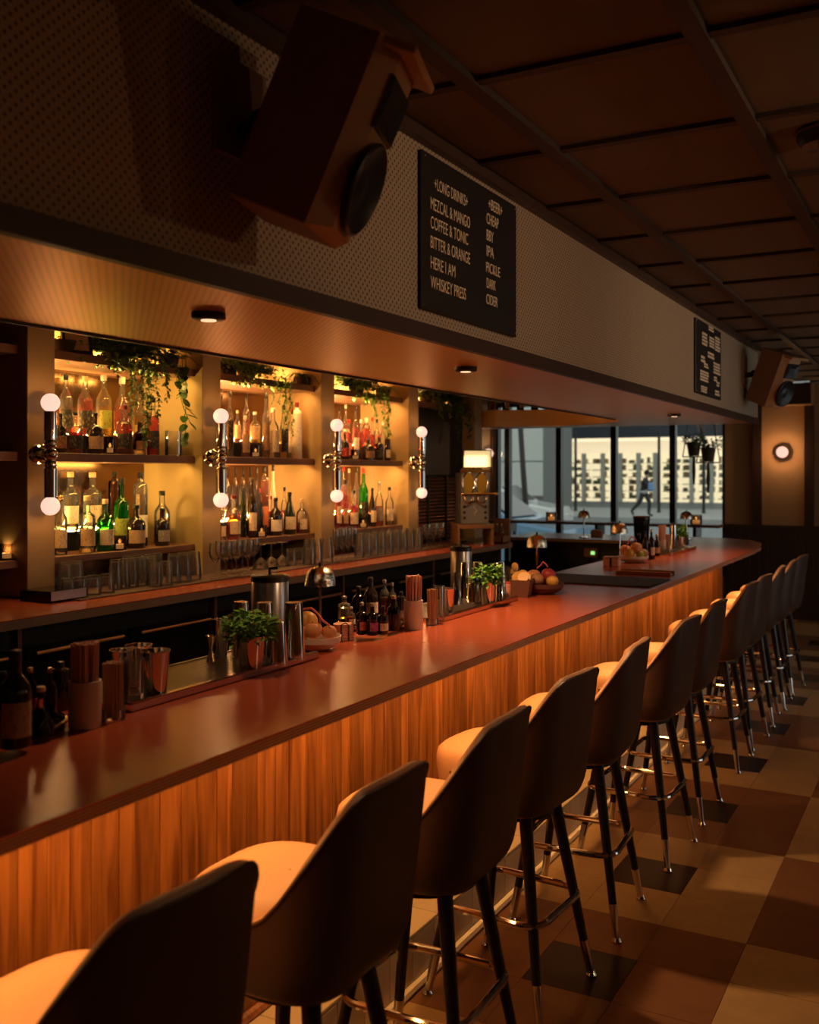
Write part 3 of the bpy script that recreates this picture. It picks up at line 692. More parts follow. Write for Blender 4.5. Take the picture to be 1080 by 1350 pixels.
# ------------------------------------------------------------------ drinking glasses on the back bar
def glass_mesh(kind, H, Rr, seg=16):
    mb = MB(); w = .0022
    if kind == 'tumbler':      # stands upside down
        return mb.lathe([(Rr,0),(Rr*.86,H-.006),(Rr*.82,H),(1e-5,H)], seg).lathe([(Rr-w,0),(Rr*.86-w,H-.014),(1e-5,H-.012)], seg)
    if kind == 'pint':
        return mb.lathe([(Rr,0),(Rr*.98,H*.25),(Rr*.76,H-.004),(Rr*.72,H),(1e-5,H)], seg).lathe([(Rr-w,0),(Rr*.76-w,H-.012),(1e-5,H-.011)], seg)
    if kind == 'wine':
        return mb.lathe([(Rr*.8,0),(Rr*.78,.003),(.006,.007),(.004,.02),(.004,H*.42),(.012,H*.47),(Rr*.85,H*.6),(Rr,H*.72),(Rr*.9,H),(Rr*.9-.0015,H),(Rr-.0015,H*.72),(Rr*.84,H*.6),(1e-5,H*.49)], seg)
    if kind == 'flute':
        return mb.lathe([(Rr,0),(Rr,.003),(.005,.006),(.004,.02),(.004,H*.35),(Rr*.75,H*.5),(Rr*.95,H*.8),(Rr*.8,H),(Rr*.8-.0015,H),(Rr*.94,H*.8),(Rr*.74,H*.51),(1e-5,H*.37)], seg)
    if kind == 'coupe':        # stands upside down on its rim
        return mb.lathe([(Rr,0),(Rr*.98,.012),(Rr*.6,H*.3),(.012,H*.42),(.004,H*.47),(.004,H-.02),(.006,H-.008),(Rr*.72,H-.003),(Rr*.72,H),(1e-5,H)], seg).lathe([(Rr-.0015,0),(Rr*.6-.002,H*.28),(1e-5,H*.37)], seg)
GLN = {'tumbler': ('short upturned tumbler', 'tumbler'), 'pint': ('tall upturned pint glass', 'glass'), 'wine': ('stemmed wine glass standing upright', 'wine glass'), 'flute': ('slim stemmed flute standing upright', 'flute'), 'coupe': ('stemmed glass resting upside down on its rim', 'cocktail glass')}
GM = {}
def glass(kind, H, Rr, loc, where, name=None):
    key = (kind, H, Rr)
    if key not in GM:
        GM[key] = glass_mesh(kind, H, Rr).mesh(kind, True, 50); GM[key].materials.append(M['ware'])
    o = obj({'tumbler':'tumbler','pint':'pint_glass','wine':'wine_glass','flute':'champagne_flute','coupe':'cocktail_glass'}[kind], GM[key], None, loc=loc)
    tag(o, GLN[kind][0]+' '+where, GLN[kind][1], 'glasses along the back bar'); return o
mt = tag(obj('bar_mat', MB().box(-3.78, -3.44, 3.2, 7.35, BZ+.0005, BZ+.006), stripes('ribbed_mat', (.10,.035,.02), (.035,.014,.010), 1, .017, .5, .6)), 'long ribbed rubber mat under the glasses on the back bar', 'mat')
GZ = BZ+.0065
def back_glass(px, X, kind, H, Rr, where): p = atX(px, HY, X); glass(kind, H, Rr, (p.x, p.y, GZ), where)
for x in (90,105.5,123,141): back_glass(x, -3.53, 'tumbler', .09, .037, 'in front of the dark tray below the ivy bay')
for x in (86,101): back_glass(x, -3.66, 'pint', .15, .036, 'behind the short tumblers below the ivy bay')
for i, x in enumerate((152,163,174,187,200)): back_glass(x, -3.60, 'pint', .145, .034, 'in the row below the ivy bay')
for x in (168,181,194,207): back_glass(x, -3.70, 'pint', .145, .034, 'in the row below the ivy bay')
for x in (205,219): back_glass(x, -3.51, 'tumbler', .12, .034, 'in the taller front row below the ivy bay')
for x in (229,243,256): back_glass(x, -3.56, 'pint', .15, .04, 'beside the ivy bay pillar')
for x in (284,298,312,327): back_glass(x, -3.50, 'wine', .19, .036, 'below the left end of the fern bay')
for x in (291,306,320,335): back_glass(x, -3.62, 'wine', .185, .034, 'below the left end of the fern bay')
for x in (344,358,372): back_glass(x, -3.60, 'coupe', .15, .05, 'below the middle of the fern bay')
for x in (384,394.5,405): back_glass(x, -3.60, 'tumbler', .1, .034, 'below the right end of the fern bay')
for x in (417,431,408): back_glass(x, -3.52, 'pint', .16, .042, 'beside the fern bay pillar')
for x in (443,451,459,467): back_glass(x, -3.47, 'flute', .21, .024, 'below the left end of the rear bay')
for x in (446,454,462): back_glass(x, -3.57, 'flute', .21, .024, 'below the left end of the rear bay')
for i in range(9):
    x = 474+i*9.6
    for X in (-3.52, -3.62, -3.72):
        back_glass(x+(-3.52-X)*8, X, 'pint', .15, .033, 'in the packed rows below the rear bay')
for x in (563,572,581): back_glass(x, -3.52, 'wine', .18, .036, 'in front of the slatted grille')
b_ = atZ(64, 790, BZ)
t = thing('napkin_tray', 'low black tray at foot of the pillar left of the glasses', 'tray', (-3.60, b_.y, BZ))
obj('tray', MB().cbox(-.09,.11,-.1,.1,0.0005,.05,.004), M['darkgloss'], t); obj('divider', MB().box(.112,.116,-.1,.1,.01,.05), M['steel'], t)
# dark things on far ledge above the curved soffit end
for k in range(7):
    p = atY(648+k*19, HY, 8.45); z = 2.2405
    bottle((p.x, p.y, z), random.uniform(.24,.3), .035, random.choice(('wine','round')), random.choice(('dark','dark','clear')), None, 0, random.choice(('black','red','white')), random.choice(('cream','red','black')), label='bottle stored on top of the curved soffit end', group='bottles on the curved soffit end', seg=10)
# ------------------------------------------------------------------ things on the bar
def onbar(px, py, z=BZ): p = atZ(px, py, z); return p
def size(p, wpx, ybase, ytop):
    mp = m_per_px(p); return wpx*mp/2, (ybase-ytop)*mp
TRAYZ = BZ+.012
def drip_tray(y0, y1, label):
    t = thing('drip_tray', label, 'drip tray', (-1.742, y0, BZ), group='drip trays along the bar'); L = y1-y0
    obj('pan', MB().box(-.262, 0, 0, L, .0005, .006).box(-.262, -.256, 0, L, .006, .014).box(-.262, 0, 0, .006, .006, .014).box(-.262, 0, L-.006, L, .006, .014), M['steel'], t)
    g = MB(); n = int(L/.013)
    for i in range(n): g.box(-.254, -.002, .008+i*.013, .012+i*.013, .0062, .0112)
    obj('grid', g, M['steel'], t, kind='stuff')
    obj('front_rail', MB().cbox(0, .022, -.004, L+.004, .0005, .022, .003), M['copper'], t)
drip_tray(1.763, 2.556, 'steel drip tray holding tins and mint nearest the straw cups and dark bottle')
drip_tray(3.41, 4.16, 'steel drip tray holding tins and mint beside the crowded bitters tray')
drip_tray(6.96, 7.70, 'steel drip tray holding tins at the window end of the bar')
def tin(px, yb, yt, w, label, up=True, m='chrome', z=TRAYZ):
    p = onbar(px, yb, z); r, H = size(p, w, yb, yt)
    pr = [(r*.70,0),(r*.74,.004),(r,H-.003),(r*1.03,H-.002),(r*1.03,H),(r*.97,H),(r*.72,.01),(1e-5,.008)] if up else [(r*1.03,0),(r*1.03,.003),(r,.004),(r*.76,H-.006),(r*.72,H),(1e-5,H)]
    o = tag(obj('shaker_tin', MB().lathe(pr, 24), M[m], None, True, loc=p, sharp=40), label, 'shaker tin', 'tins on the drip trays'); return o
def foliage(mb, c, rad, n, leaf, flat=.7, rnd=random):
    for _ in range(n):
        a = rnd.uniform(0, 2*math.pi); q = rnd.random()**.5; h = rnd.random()
        p = Vector((c[0]+rad*q*math.cos(a), c[1]+rad*q*math.sin(a), c[2]+rad*flat*(h*1.6-.2)*(1.15-q*.5)))
        leafq(mb, p, leaf*rnd.uniform(.7,1.25), a+rnd.uniform(-.8,.8), rnd.uniform(-.5,.9), rnd)
def leafq(mb, p, s, az, tilt, rnd=random):
    d = Vector((math.cos(az)*math.cos(tilt), math.sin(az)*math.cos(tilt), math.sin(tilt))); sd = Vector((-math.sin(az), math.cos(az), rnd.uniform(-.35,.35)))
    up = d.cross(sd).normalized()
    a = p; b = p+d*s*.45+sd*s*.30+up*s*.06; e = p+d*s*.45-sd*s*.30+up*s*.06; c = p+d*s-up*s*.10; m_ = p+d*s*.5-up*s*.03
    mb.add([a,b,c,e,m_], [(0,1,4),(1,2,4),(2,3,4),(3,0,4)])
def mint_cup(px, yb, yt, w, ftop, label, m='copper'):
    p = onbar(px, yb, TRAYZ); r, H = size(p, w, yb, yt)
    t = thing('mint_cup', label, 'herb cup', p, group='cups of mint')
    obj('cup', MB().lathe([(r*.72,0),(r*.78,.006),(r,H),(r*.97,H),(r*.74,.008),(1e-5,.008)], 24), M[m], t, True)
    mb = MB(); fh = (yt-ftop)*m_per_px(p); rn = random.Random(px)
    foliage(mb, (0,0,H-.005), r*1.6, 330, .028, fh/(r*1.55)/1.5, rn)
    obj('leaves', mb, M['leafg'], t, kind='stuff')
    mb = MB()
    for _ in range(14):
        a = rn.uniform(0,6.28); mb.tube([(0,0,.03),(r*.6*math.cos(a), r*.6*math.sin(a), H+fh*.4)], .0012, 4)
    obj('stems', mb, M['leafd'], t, kind='stuff')
def jigger(px, yb, yt, w, label):
    p = onbar(px, yb, TRAYZ); r, H = size(p, w, yb, yt)
    tag(obj('jigger', MB().lathe([(r*.8,0),(r*.32,H*.42),(r*.3,H*.46),(r,H),(r*.94,H),(r*.2,H*.5),(1e-5,H*.5)], 20), M['brass'], None, True, loc=p), label, 'jigger')
def straw_cup(px, yb, ycup, ytop, w, label, cup='cream', st='straw', ns=46):
    p = onbar(px, yb); r, H = size(p, w, yb, ycup); HS = (yb-ytop)*m_per_px(p)
    t = thing('straw_cup', label, 'straw cup', p)
    obj('cup', MB().lathe([(r*.98,0.0005),(r,.004),(r,H),(r-.004,H),(r-.004,.008),(1e-5,.008)], 28), M[cup], t, True)
    mb = MB(); rn = random.Random(int(px))
    for i in range(ns):
        a = i*2.399; q = (r-.009)*math.sqrt((i+.5)/ns); tx, ty = rn.uniform(-.004,.004), rn.uniform(-.004,.004)
        mb.tube([(q*math.cos(a), q*math.sin(a), .009), (q*math.cos(a)*1.08+tx, q*math.sin(a)*1.08+ty, HS-rn.uniform(0,.006))], .003, 6)
    obj('straws', mb, M[st], t, kind='stuff')
def mixing_glass(px, yb, yt, w, label):
    p = onbar(px, yb, TRAYZ); r, H = size(p, w, yb, yt)
    tag(obj('mixing_glass', MB().lathe([(r*.9,0),(r*.95,.006),(r*.95,.02),(r,H),(r-.003,H),(r*.9,.026),(1e-5,.022)], 24), M['glass'], None, True, loc=p), label, 'mixing glass')
def bar_bottle(px, yb, yt, w, kind, glass_, liq, fill, cap, lab, label, lz=(.14,.40), z=BZ+.0135, caph=.1):
    p = onbar(px, yb, z); r, H = size(p, w, yb, yt)
    return bottle(p, H, r, kind, glass_, liq, fill, cap, lab, lz, label, 'bottles on the bitters trays', caph)
def round_tray(px, yb, r, label):
    p = onbar(px, yb)
    t = thing('bitters_tray', label, 'tray', p, group='round bottle trays'); obj('plate', MB().lathe([(r*.97,.0005),(r,.003),(r,.008),(1e-5,.008)], 40), M['darkgloss'], t, True)
    obj('rim', MB().tube([(r*math.cos(a), r*math.sin(a), .012) for a in [2*math.pi*i/40 for i in range(40)]], .006, 8, closed=True), M['chrome'], t, True)
# --- near-left group
round_tray(2, 962, .135, 'round chrome-rimmed tray of dark bottles beside the cream straw cup')
bar_bottle(20, 984, 857, 42, 'round','dark',None,0,'black','tan','large dark bottle with pictorial label on round tray by straw cup', (.12,.48))
bar_bottle(54, 968, 905, 34, 'cone','brown','brown',.4,'cork',None,'conical flask bottle on round tray by straw cup')
bar_bottle(40, 945, 880, 20, 'round','brown','brown',.6,'gold','red','slim brown bottle with red label on round tray by straw cup')
bar_bottle(4, 948, 885, 24, 'shoulder','brown','brown',.6,'black','brown','brown bottle with brown label on round tray by straw cup')
bar_bottle(66, 947, 880, 17, 'round','dark',None,0,'gold',None,'small dark bottle with gold cap on round tray by straw cup')
bar_bottle(80, 936, 872, 22, 'cyl','dark',None,0,'black',None,'plain dark cylinder bottle standing behind the cream straw cup', z=BZ)
straw_cup(112, 958, 897, 846, 42, 'cream cup of pink straws beside the dark bottle tray')
straw_cup(149, 949, 935, 872, 32, 'clear jar of thin wooden sticks next to the cream cup, by tins', 'glass', 'stick', 60)
straw_cup(545, 829, 791, 758, 25, 'cream cup of pink straws beside the crowded bitters tray')
straw_cup(570, 824, 815, 776, 17, 'clear jar of thin wooden sticks next to the drip tray with mint', 'glass', 'stick', 40)
mixing_glass(177, 928, 868, 26, 'clear mixing glass on the drip tray behind wooden sticks')
tin(205, 918, 857, 38, 'tapered steel tin with open top beside the mixing glass')
tin(160, 915, 856, 30, 'steel tin behind jar of wooden sticks'); tin(183, 905, 850, 34, 'steel tin behind the mixing glass')
for k in range(6):
    p = onbar(168+k*7, 905, TRAYZ+.1+.008*(k%3)); 
jigger(278, 872, 838, 15, 'small brass jigger at the end of the mint drip tray'); tin(291, 868, 816, 22, 'dark reflective tin beside the brass jigger', True)
tin(318, 866, 793, 25, 'tall upturned tin behind mint nearest the jigger', False); tin(349, 864, 794, 27, 'tall upturned tin directly behind the mint leaves', False)
mint_cup(331, 884, 838, 38, 800, 'cup of bright mint among tall tins near the brass jigger'); tin(365, 876, 818, 30, 'upturned tin between the mint and the tallest tin', False)
tin(387, 869, 794, 32, 'tallest upturned tin beside bowl of yellow fruit', False)
p = onbar(345, 876, TRAYZ)
# --- second tray group
mixing_glass(579, 818, 772, 15, 'clear mixing glass on drip tray beside rose cup'); tin(589, 809, 775, 21, 'rose-tinted cup on drip tray beside mixing glass', True, 'copper')
tin(603, 797, 755, 13, 'slim upturned tin beside rose-tinted cup', False); tin(613, 788, 741, 16, 'tall upturned tin left of mint by the lemon glass', False); tin(630, 787, 741, 17, 'tall upturned tin behind mint by the lemon glass', False)
tin(624, 794, 758, 18, 'shorter upturned tin in front of mint by lemon glass', False); mint_cup(643, 796, 766, 22, 741, 'cup of bright mint among tins near the dried citrus box'); tin(660, 792, 741, 15, 'tall upturned tin right of mint by the dried citrus box', False)
# --- far tray group
tin(888, 724, 692, 9, 'small tin left of herbs at window end of bar', False); mint_cup(897, 722, 705, 10, 690, 'cup of dark herbs at window end of bar'); tin(904, 719, 694, 9, 'small tin right of herbs at window end of bar', False)
straw_cup(873, 730, 712, 692, 12, 'cream cup of straws at window end of bar'); straw_cup(881, 731, 724, 704, 8, 'jar of sticks at window end of bar', 'glass', 'stick', 20)
for px, yb, yt, w, k, g, l, c, lb in ((843,736,703,10,'round','brown','brown','black','brown'),(851,734,700,8,'wine','dark',None,'black',None),(859,737,698,9,'round','dark',None,'gold','cream'),(866,733,704,8,'shoulder','brown','amber','cork','tan')):
    bar_bottle(px, yb, yt, w, k, g, l, .6, c, lb, 'small %s bottle with %s cap by peach bowl at window end of bar' % (GN[g], c), z=BZ)
# --- bitters tray with dropper bottles
round_tray(489, 826, .125, 'round chrome-rimmed tray of bitters beside pink coasters')
for px, yb, yt, w, k, g, l, f, c, lb, tx in [
 (454,816,786,17,'shoulder','clear','yellow',.5,'steel',None,'clear jar with metal pourer on bitters tray'),
 (463,826,800,11,'round','clear','amber',.5,'white','cream','small clear dropper bottle on bitters tray'),
 (477,836,794,15,'shoulder','dark',None,0,'steel','orange','dark dropper bottle with orange label on bitters tray'),
 (491,837,795,16,'shoulder','dark',None,0,'steel','purple','dark dropper bottle with purple label on bitters tray'),
 (505,836,799,14,'shoulder','dark',None,0,'black','cream','dark dropper bottle with cream label on bitters tray'),
 (519,830,785,17,'shoulder','brown','brown',.7,'gold',None,'brown bottle with gold cap on bitters tray'),
 (473,812,773,17,'round','brown','brown',.6,'black',None,'ridged brown bottle with black cap on bitters tray'),
 (489,815,761,19,'wine','dark',None,0,'black','cream','tall dark bottle at the back of bitters tray'),
 (507,811,764,13,'round','clear','amber',.5,'steel',None,'clear bottle with tall steel pourer on bitters tray'),
 (517,812,768,12,'wine','clear','brown',.6,'steel','black','bottle with black label and steel pourer on bitters tray')]:
    bar_bottle(px, yb, yt, w, k, g, l, f, c, lb, tx)
bar_bottle(529,820,780,12,'cyl','dark',None,0,'black','grey','dark cylinder bottle between bitters tray and straw cup', z=BZ)
# pink coasters in a wire holder
p = onbar(453, 843); r, H = size(p, 27, 843, 822); t = thing('coaster_stack', 'stack of round pink coasters in a black wire holder', 'coasters', p)
for k in range(6): obj('coaster', MB().lathe([(r,k*H/6+.0008),(r,(k+1)*H/6-.0004)], 24), M['pinkcoaster'], t)
obj('wire', MB().tube([(r*1.1*math.cos(R(-70)), r*1.1*math.sin(R(-70)), z) for z in (.001,H*1.0)]+[(r*1.15*math.cos(R(-50)), r*1.15*math.sin(R(-50)), H*1.15)]+[(r*1.1*math.cos(R(-30)), r*1.1*math.sin(R(-30)), z) for z in (H,.001)], .0022, 6), M['blackmetal'], t, True)
# ------------------------------------------------------------------ fruit bowls
def bowl(px, yb, r, h, m, label):
    p = onbar(px, yb); o = obj('fruit_bowl', MB().lathe([(r*.5,.0005),(r*.75,.008),(r*.97,h*.6),(r,h),(r*.95,h),(r*.9,h*.6),(r*.68,.014),(1e-5,.012)], 32), m, None, True, loc=p); return tag(o, label, 'bowl', 'fruit bowls on the bar'), p
FRM = {'yellow': mat('mango_skin', (.72,.38,.08), .4, var=.25, bscale=20), 'peach': mat('peach_skin', (.72,.30,.12), .5, var=.3, bscale=20), 'pink': mat('pomegranate_skin', (.42,.05,.06), .4, var=.3, bscale=20), 'brown': mat('brown_skin', (.40,.20,.09), .6, var=.3, bscale=30), 'lime': mat('lime_skin', (.42,.42,.06), .4, var=.2, bscale=20)}
def fruit(c, r, kind, label, sz=.9, name='fruit'):
    r *= .88
    t = thing(name, label, 'fruit', c, random.uniform(0,6), 'fruit in the bar bowls')
    t.rotation_euler = (random.uniform(-.5,.5), random.uniform(-.5,.5), random.uniform(0,6))
    mb = MB(); pr = [(max(1e-5, r*math.sin(math.pi*i/12)**.9*(1-.1*math.cos(math.pi*i/12))), -r*sz*math.cos(math.pi*i/12)) for i in range(13)]; pr[-1] = (1e-5, r*sz*.94)
    obj('skin', mb.lathe(pr, 18), FRM[kind], t, True, sharp=180); obj('stem', MB().tube([(0,0,r*sz*.9),(.001,0,r*sz*1.12)], .0022, 5), M['stick'], t)
def ribbon(p, pts, label):
    tag(obj('pink_ribbon', MB().tube([Vector(q) for q in pts], [.0035]*len(pts), 8), mat('pink_cord', (.75,.16,.13), .5), None, True, loc=p), label, 'ribbon')
o, p = bowl(417, 856, .082, .045, M['white'], 'white bowl of yellow fruit beside the tallest tin')
for dx, dy, dz, r, k, lb in ((-.045,.01,.085,.042,'yellow','tall yellow mango at the back of white bowl'),(.012,-.035,.066,.034,'peach','orange fruit at the front of white bowl'),(-.03,-.045,.05,.034,'yellow','yellow fruit low in white bowl beside tin'),(.05,.0,.058,.028,'peach','small orange fruit at rim of white bowl')):
    fruit(p+Vector((dx,dy,dz)), r, k, lb)
ribbon(p, [(-.06,.01,.125),(-.02,.0,.133),(.01,-.01,.12),(.04,-.02,.098),(.065,-.02,.085)], 'curved pink cord lying over the yellow fruit')
o, p = bowl(716, 782, .1, .05, mat('dark_clay', (.13,.05,.035), .5), 'dark clay bowl of pomegranates beside dried citrus box')
for dx, dy, dz, r, k, lb in ((-.045,-.01,.075,.042,'peach','peach-coloured fruit at left of the dark clay bowl'),(-.01,-.05,.07,.036,'brown','brown fruit at front of the dark clay bowl'),(.02,.02,.085,.04,'pink','dark pink pomegranate on top of the dark clay bowl'),(.055,-.02,.06,.034,'yellow','yellow fruit at right of the dark clay bowl'),(-.01,.05,.06,.036,'pink','dark pink pomegranate at back of the dark clay bowl')):
    fruit(p+Vector((dx,dy,dz)), r, k, lb)
ribbon(p, [(-.03,.0,.118),(-.01,-.0,.135),(.0,.0,.15),(.015,.0,.14),(.02,.01,.125)], 'small pink cord loop above the pomegranates')
o, p = bowl(835, 741, .098, .042, M['white'], 'pale bowl of peaches at window end of bar')
for dx, dy, dz, r, k, lb in ((-.055,.02,.07,.045,'peach','large peach at left of the far pale bowl'),(.025,-.02,.095,.042,'peach','peach on top of the far pale bowl'),(-.01,-.05,.06,.038,'yellow','pale peach at front of the far pale bowl'),(.055,-.03,.05,.03,'lime','green lime at right of the far pale bowl'),(.06,.03,.055,.034,'brown','brown fruit at back of the far pale bowl')):
    fruit(p+Vector((dx,dy,dz)), r, k, lb)
ribbon(p, [(-.05,-.05,.07),(-.035,-.03,.1),(-.025,-.02,.13),(-.02,-.0,.155),(-.005,.0,.165),(.012,.0,.15),(.02,.0,.14)], 'curved pink cord standing over the far peaches')
# dried citrus box, lemon glass, small pink jar
p = onbar(688, 786); t = thing('citrus_box', 'tapered wooden box of dried citrus slices', 'box', p, R(12))
mb = MB(); mb.add([(-.035,-.05,0),(.035,-.05,0),(.035,.05,0),(-.035,.05,0),(-.05,-.062,.08),(.05,-.062,.08),(.05,.062,.08),(-.05,.062,.08),(-.045,-.057,.08),(.045,-.057,.08),(.045,.057,.08),(-.045,.057,.08),(-.035,-.047,.03),(.035,-.047,.03),(.035,.047,.03),(-.035,.047,.03)],
 [(3,2,1,0),(0,1,5,4),(1,2,6,5),(2,3,7,6),(3,0,4,7),(4,5,9,8),(5,6,10,9),(6,7,11,10),(7,4,8,11),(8,9,13,12),(9,10,14,13),(10,11,15,14),(11,8,12,15),(12,13,14,15)])
obj('body', mb, mat('clay_box', (.17,.075,.045), .5), t)
for k in range(10): obj('citrus_slice', MB().lathe([(.026,-.0025),(.027,0),(.026,.0025)], 14, mx=Matrix.Translation((random.uniform(-.02,.02), -.045+k*.01, .082+random.uniform(0,.012))) @ Matrix.Rotation(R(70+random.uniform(-25,25)),4,'X') @ Matrix.Rotation(random.uniform(-.5,.5),4,'Z')), FRM['yellow'], t, True)
p = onbar(677, 782); t = thing('lemon_glass', 'clear glass of lemon wedges behind the dried citrus box', 'glass', p)
obj('glass', MB().lathe([(.026,.0005),(.030,.12),(.028,.12),(.024,.01),(1e-5,.008)], 18), M['glass'], t, True)
for k in range(3): obj('lemon_wedge', MB().ball((.008*(k-1), .006*(k%2), .07+.028*k), .018, 10, 6, 1, .45, 1.2), FRM['yellow'], t, True)
p = onbar(668.5, 791); t = thing('candy_jar', 'small pink striped jar beside the dried citrus box', 'jar', p); r, H = size(p, 10, 791, 767)
obj('jar', MB().lathe([(r*.95,.0005),(r,.004),(r,H*.85),(r*.8,H*.9),(1e-5,H*.9)], 16), mat('pink_jar', (.62,.28,.16), .5), t, True); obj('lid', MB().lathe([(r*.9,H*.88),(r*.9,H),(1e-5,H)], 16), mat('red_lid', (.55,.08,.06), .4), t, True)
# far small box of coasters and dark serving tray, black bar mat
p = onbar(807, 746); t = thing('coaster_box', 'small square box of coasters by the far lamp', 'box', p, R(8))
obj('body', MB().cbox(-.048,.048,-.048,.048,.0005,.05,.003), M['pinkcoaster'], t); obj('strap', MB().box(-.006,.006,-.0495,.0495,.0005,.0515), M['blackmetal'], t); obj('lid', MB().cbox(-.049,.049,-.049,.049,.0505,.058,.002), M['box'], t)
p = onbar(851, 757); t = thing('bill_tray', 'slim black serving tray lying across the bar', 'tray', p, R(4))
obj('plate', MB().cbox(-.15,.15,-.06,.06,.0005,.008,.003), M['darkgloss'], t); obj('rim', MB().cbox(-.155,.155,-.065,-.055,.0005,.022,.003).cbox(-.155,.155,.055,.065,.0005,.022,.003), M['brass'], t)
tag(obj('bar_mat', MB().cbox(-1.985, -1.335, 4.93, 5.36, BZ+.0005, BZ+.007, .002), mat('rubber_mat', (.022,.018,.014), .55)), 'wide black rubber mat lying across the bar counter', 'mat')
# ------------------------------------------------------------------ table lamps
shade_m = mat('hammered_chrome', (.75,.68,.60), .12, metal=1, bump=.5, bscale=60)
def table_lamp(p, label, lit=.25):
    t = thing('table_lamp', label, 'lamp', p, group='small mushroom lamps')
    obj('base', MB().lathe([(.042,.0005),(.045,.004),(.044,.010),(.012,.014),(1e-5,.014)], 24), M['chrome'], t, True)
    obj('stem', MB().tube([(0,0,.012),(0,0,.235)], .0055, 10), M['chrome'], t, True)
    s = obj('shade', MB().lathe([(.0555,.178),(.054,.195),(.047,.222),(.034,.238),(.012,.245),(1e-5,.245),(1e-5,.243),(.032,.236),(.045,.22),(.052,.195),(.0535,.178)], 24), shade_m, t, True, sharp=60)
    obj('finial', MB().lathe([(.004,.245),(.006,.252),(.003,.26),(1e-5,.262)], 10), M['blackmetal'], s, True)
    obj('bulb', MB().ball((0,0,.195), .016, 12, 8), M['bulb'], t, True)
    if lit: light('POINT', 'table_lamp_light', (0,0,.195), lit, WARM, .018, parent=t)
for px, X, lb in ((422,-1.957,'chrome mushroom lamp behind the white fruit bowl'), (708,-1.957,'chrome mushroom lamp behind the pomegranate bowl'), (817,-1.95,'chrome mushroom lamp beside the coaster box')):
    q = atX(px, HY, X); table_lamp(Vector((q.x, q.y, BZ)), lb)
q = atZ(905, 711, BZ); table_lamp(Vector((q.x, q.y, BZ)), 'chrome mushroom lamp behind herbs at the bar corner', .3)
q = atZ(770, 709, BZ); table_lamp(Vector((q.x, q.y, BZ)), 'chrome mushroom lamp on the window side return counter', .5)
q = atZ(787, 707, BZ); t = thing('card_box', 'small wooden card box beside lamp on the return counter', 'box', (q.x, q.y, BZ)); obj('body', MB().cbox(-.05,.05,-.03,.03,.0005,.055,.003), M['box'], t); obj('card', MB().box(-.044,.044,-.008,-.004,.04,.062), M['cream'], t)
for px, lb in ((727,'votive candle on the window ledge near the machine side'), (918,'votive candle on the window ledge near hanging plants')):
    q = atY(px, HY, YF-.22); candle((q.x, q.y, 1.0755), lb, .07, .11, .5)
# ice bucket, payment terminal
q = atZ(846, 714, BZ); t = thing('ice_bucket', 'black ice bucket on the return counter behind the peaches', 'bucket', (q.x, q.y, BZ)); r, H = size(q, 22, 714, 681)
obj('pail', MB().lathe([(r*.8,.0005),(r*.85,.005),(r,H),(r*.95,H),(r*.8,.01),(1e-5,.01)], 24), M['darkgloss'], t, True); obj('rim', MB().tube([(r*math.cos(a), r*math.sin(a), H) for a in [2*math.pi*i/24 for i in range(24)]], .005, 6, closed=True), M['brass'], t, True)
q = atY(778, 729, 8.44); t = thing('payment_terminal', 'small terminal with green light on the dark return cabinet', 'terminal', (q.x, 8.47, q.z)); obj('case', MB().cbox(-.06,.06,-.02,.028,-.04,.04,.005), M['box'], t); obj('screen', MB().box(.005,.04,-.0225,-.0205,-.015,.015), mat('green_led', (.1,.4,.1), .4, emit=(.35,.9,.25), es=1.0), t)
# steel canisters behind the bar
def canister(px, yt, w, X, label):
    q = atX(px, HY, X); mp = m_per_px(q); r = w*mp/2; H = CAMH+(HY-yt)*mp-.9
    t = thing('steel_canister', label, 'canister', (q.x, q.y, .9), group='steel canisters behind the bar')
    obj('body', MB().lathe([(r*.97,.0005),(r,.01),(r,H*.94),(r*.97,H*.95),(1e-5,H*.95)], 28), M['steel'], t, True)
    obj('lid', MB().lathe([(r*1.03,H*.935),(r*1.03,H*.985),(r*.9,H),(1e-5,H)], 28), M['blackmetal'], t, True)
    obj('lever', MB().tube([(0,0,H),(.0,0,H+.022),(.03,.012,H+.026)], .007, 8), M['blackmetal'], t, True)
canister(356, 757, 49, -2.27, 'steel canister with black lid behind mint and tins')
canister(608, 720, 28, -2.27, 'steel canister with black lid in front of drink dispenser')
# ------------------------------------------------------------------ drink dispenser on the back bar
q = atX(622, HY, -3.47); t0_ = thing('dispenser_riser', 'wooden riser box under the drink dispenser', 'box', (q.x, q.y, BZ), R(38))
obj('top', MB().cbox(-.15,.15,-.15,.15,.13,.165,.003), M['box'], t0_)
for sx in (-1,1): obj('side', MB().box(sx*.14-.01, sx*.14+.01, -.14, .14, .0005, .13), M['box'], t0_)
t = thing('drink_dispenser', 'steel drink dispenser with two oval windows and lit sign on top', 'dispenser', (q.x, q.y, BZ+.1655), R(38))
D = lambda n, mb, m, p=t, s=False: obj(n, mb, m, p, s)
D('body', MB().cbox(-.115,.115,-.12,.12,0,.43,.006), mat('dispenser_steel', (.34,.34,.30), .35, metal=.6))
D('crown', MB().cbox(-.125,.125,-.13,.13,.415,.445,.004), M['brass'])
s = D('sign_box', MB().cbox(-.10,.135,-.135,.05,.455,.60,.004), M['brass']); D('sign_face', MB().box(-.09,.125,-.1375,-.1352,.463,.592).box(.1352,.1375,-.125,.04,.463,.592), mat('lit_sign', (.9,.85,.6), .5, emit=(1,.78,.36), es=.55), s)
light('AREA', 'sign_lamp', (0,-.15,.50), .12, (1,.8,.4), .2, .1, (R(90),0,0), t)
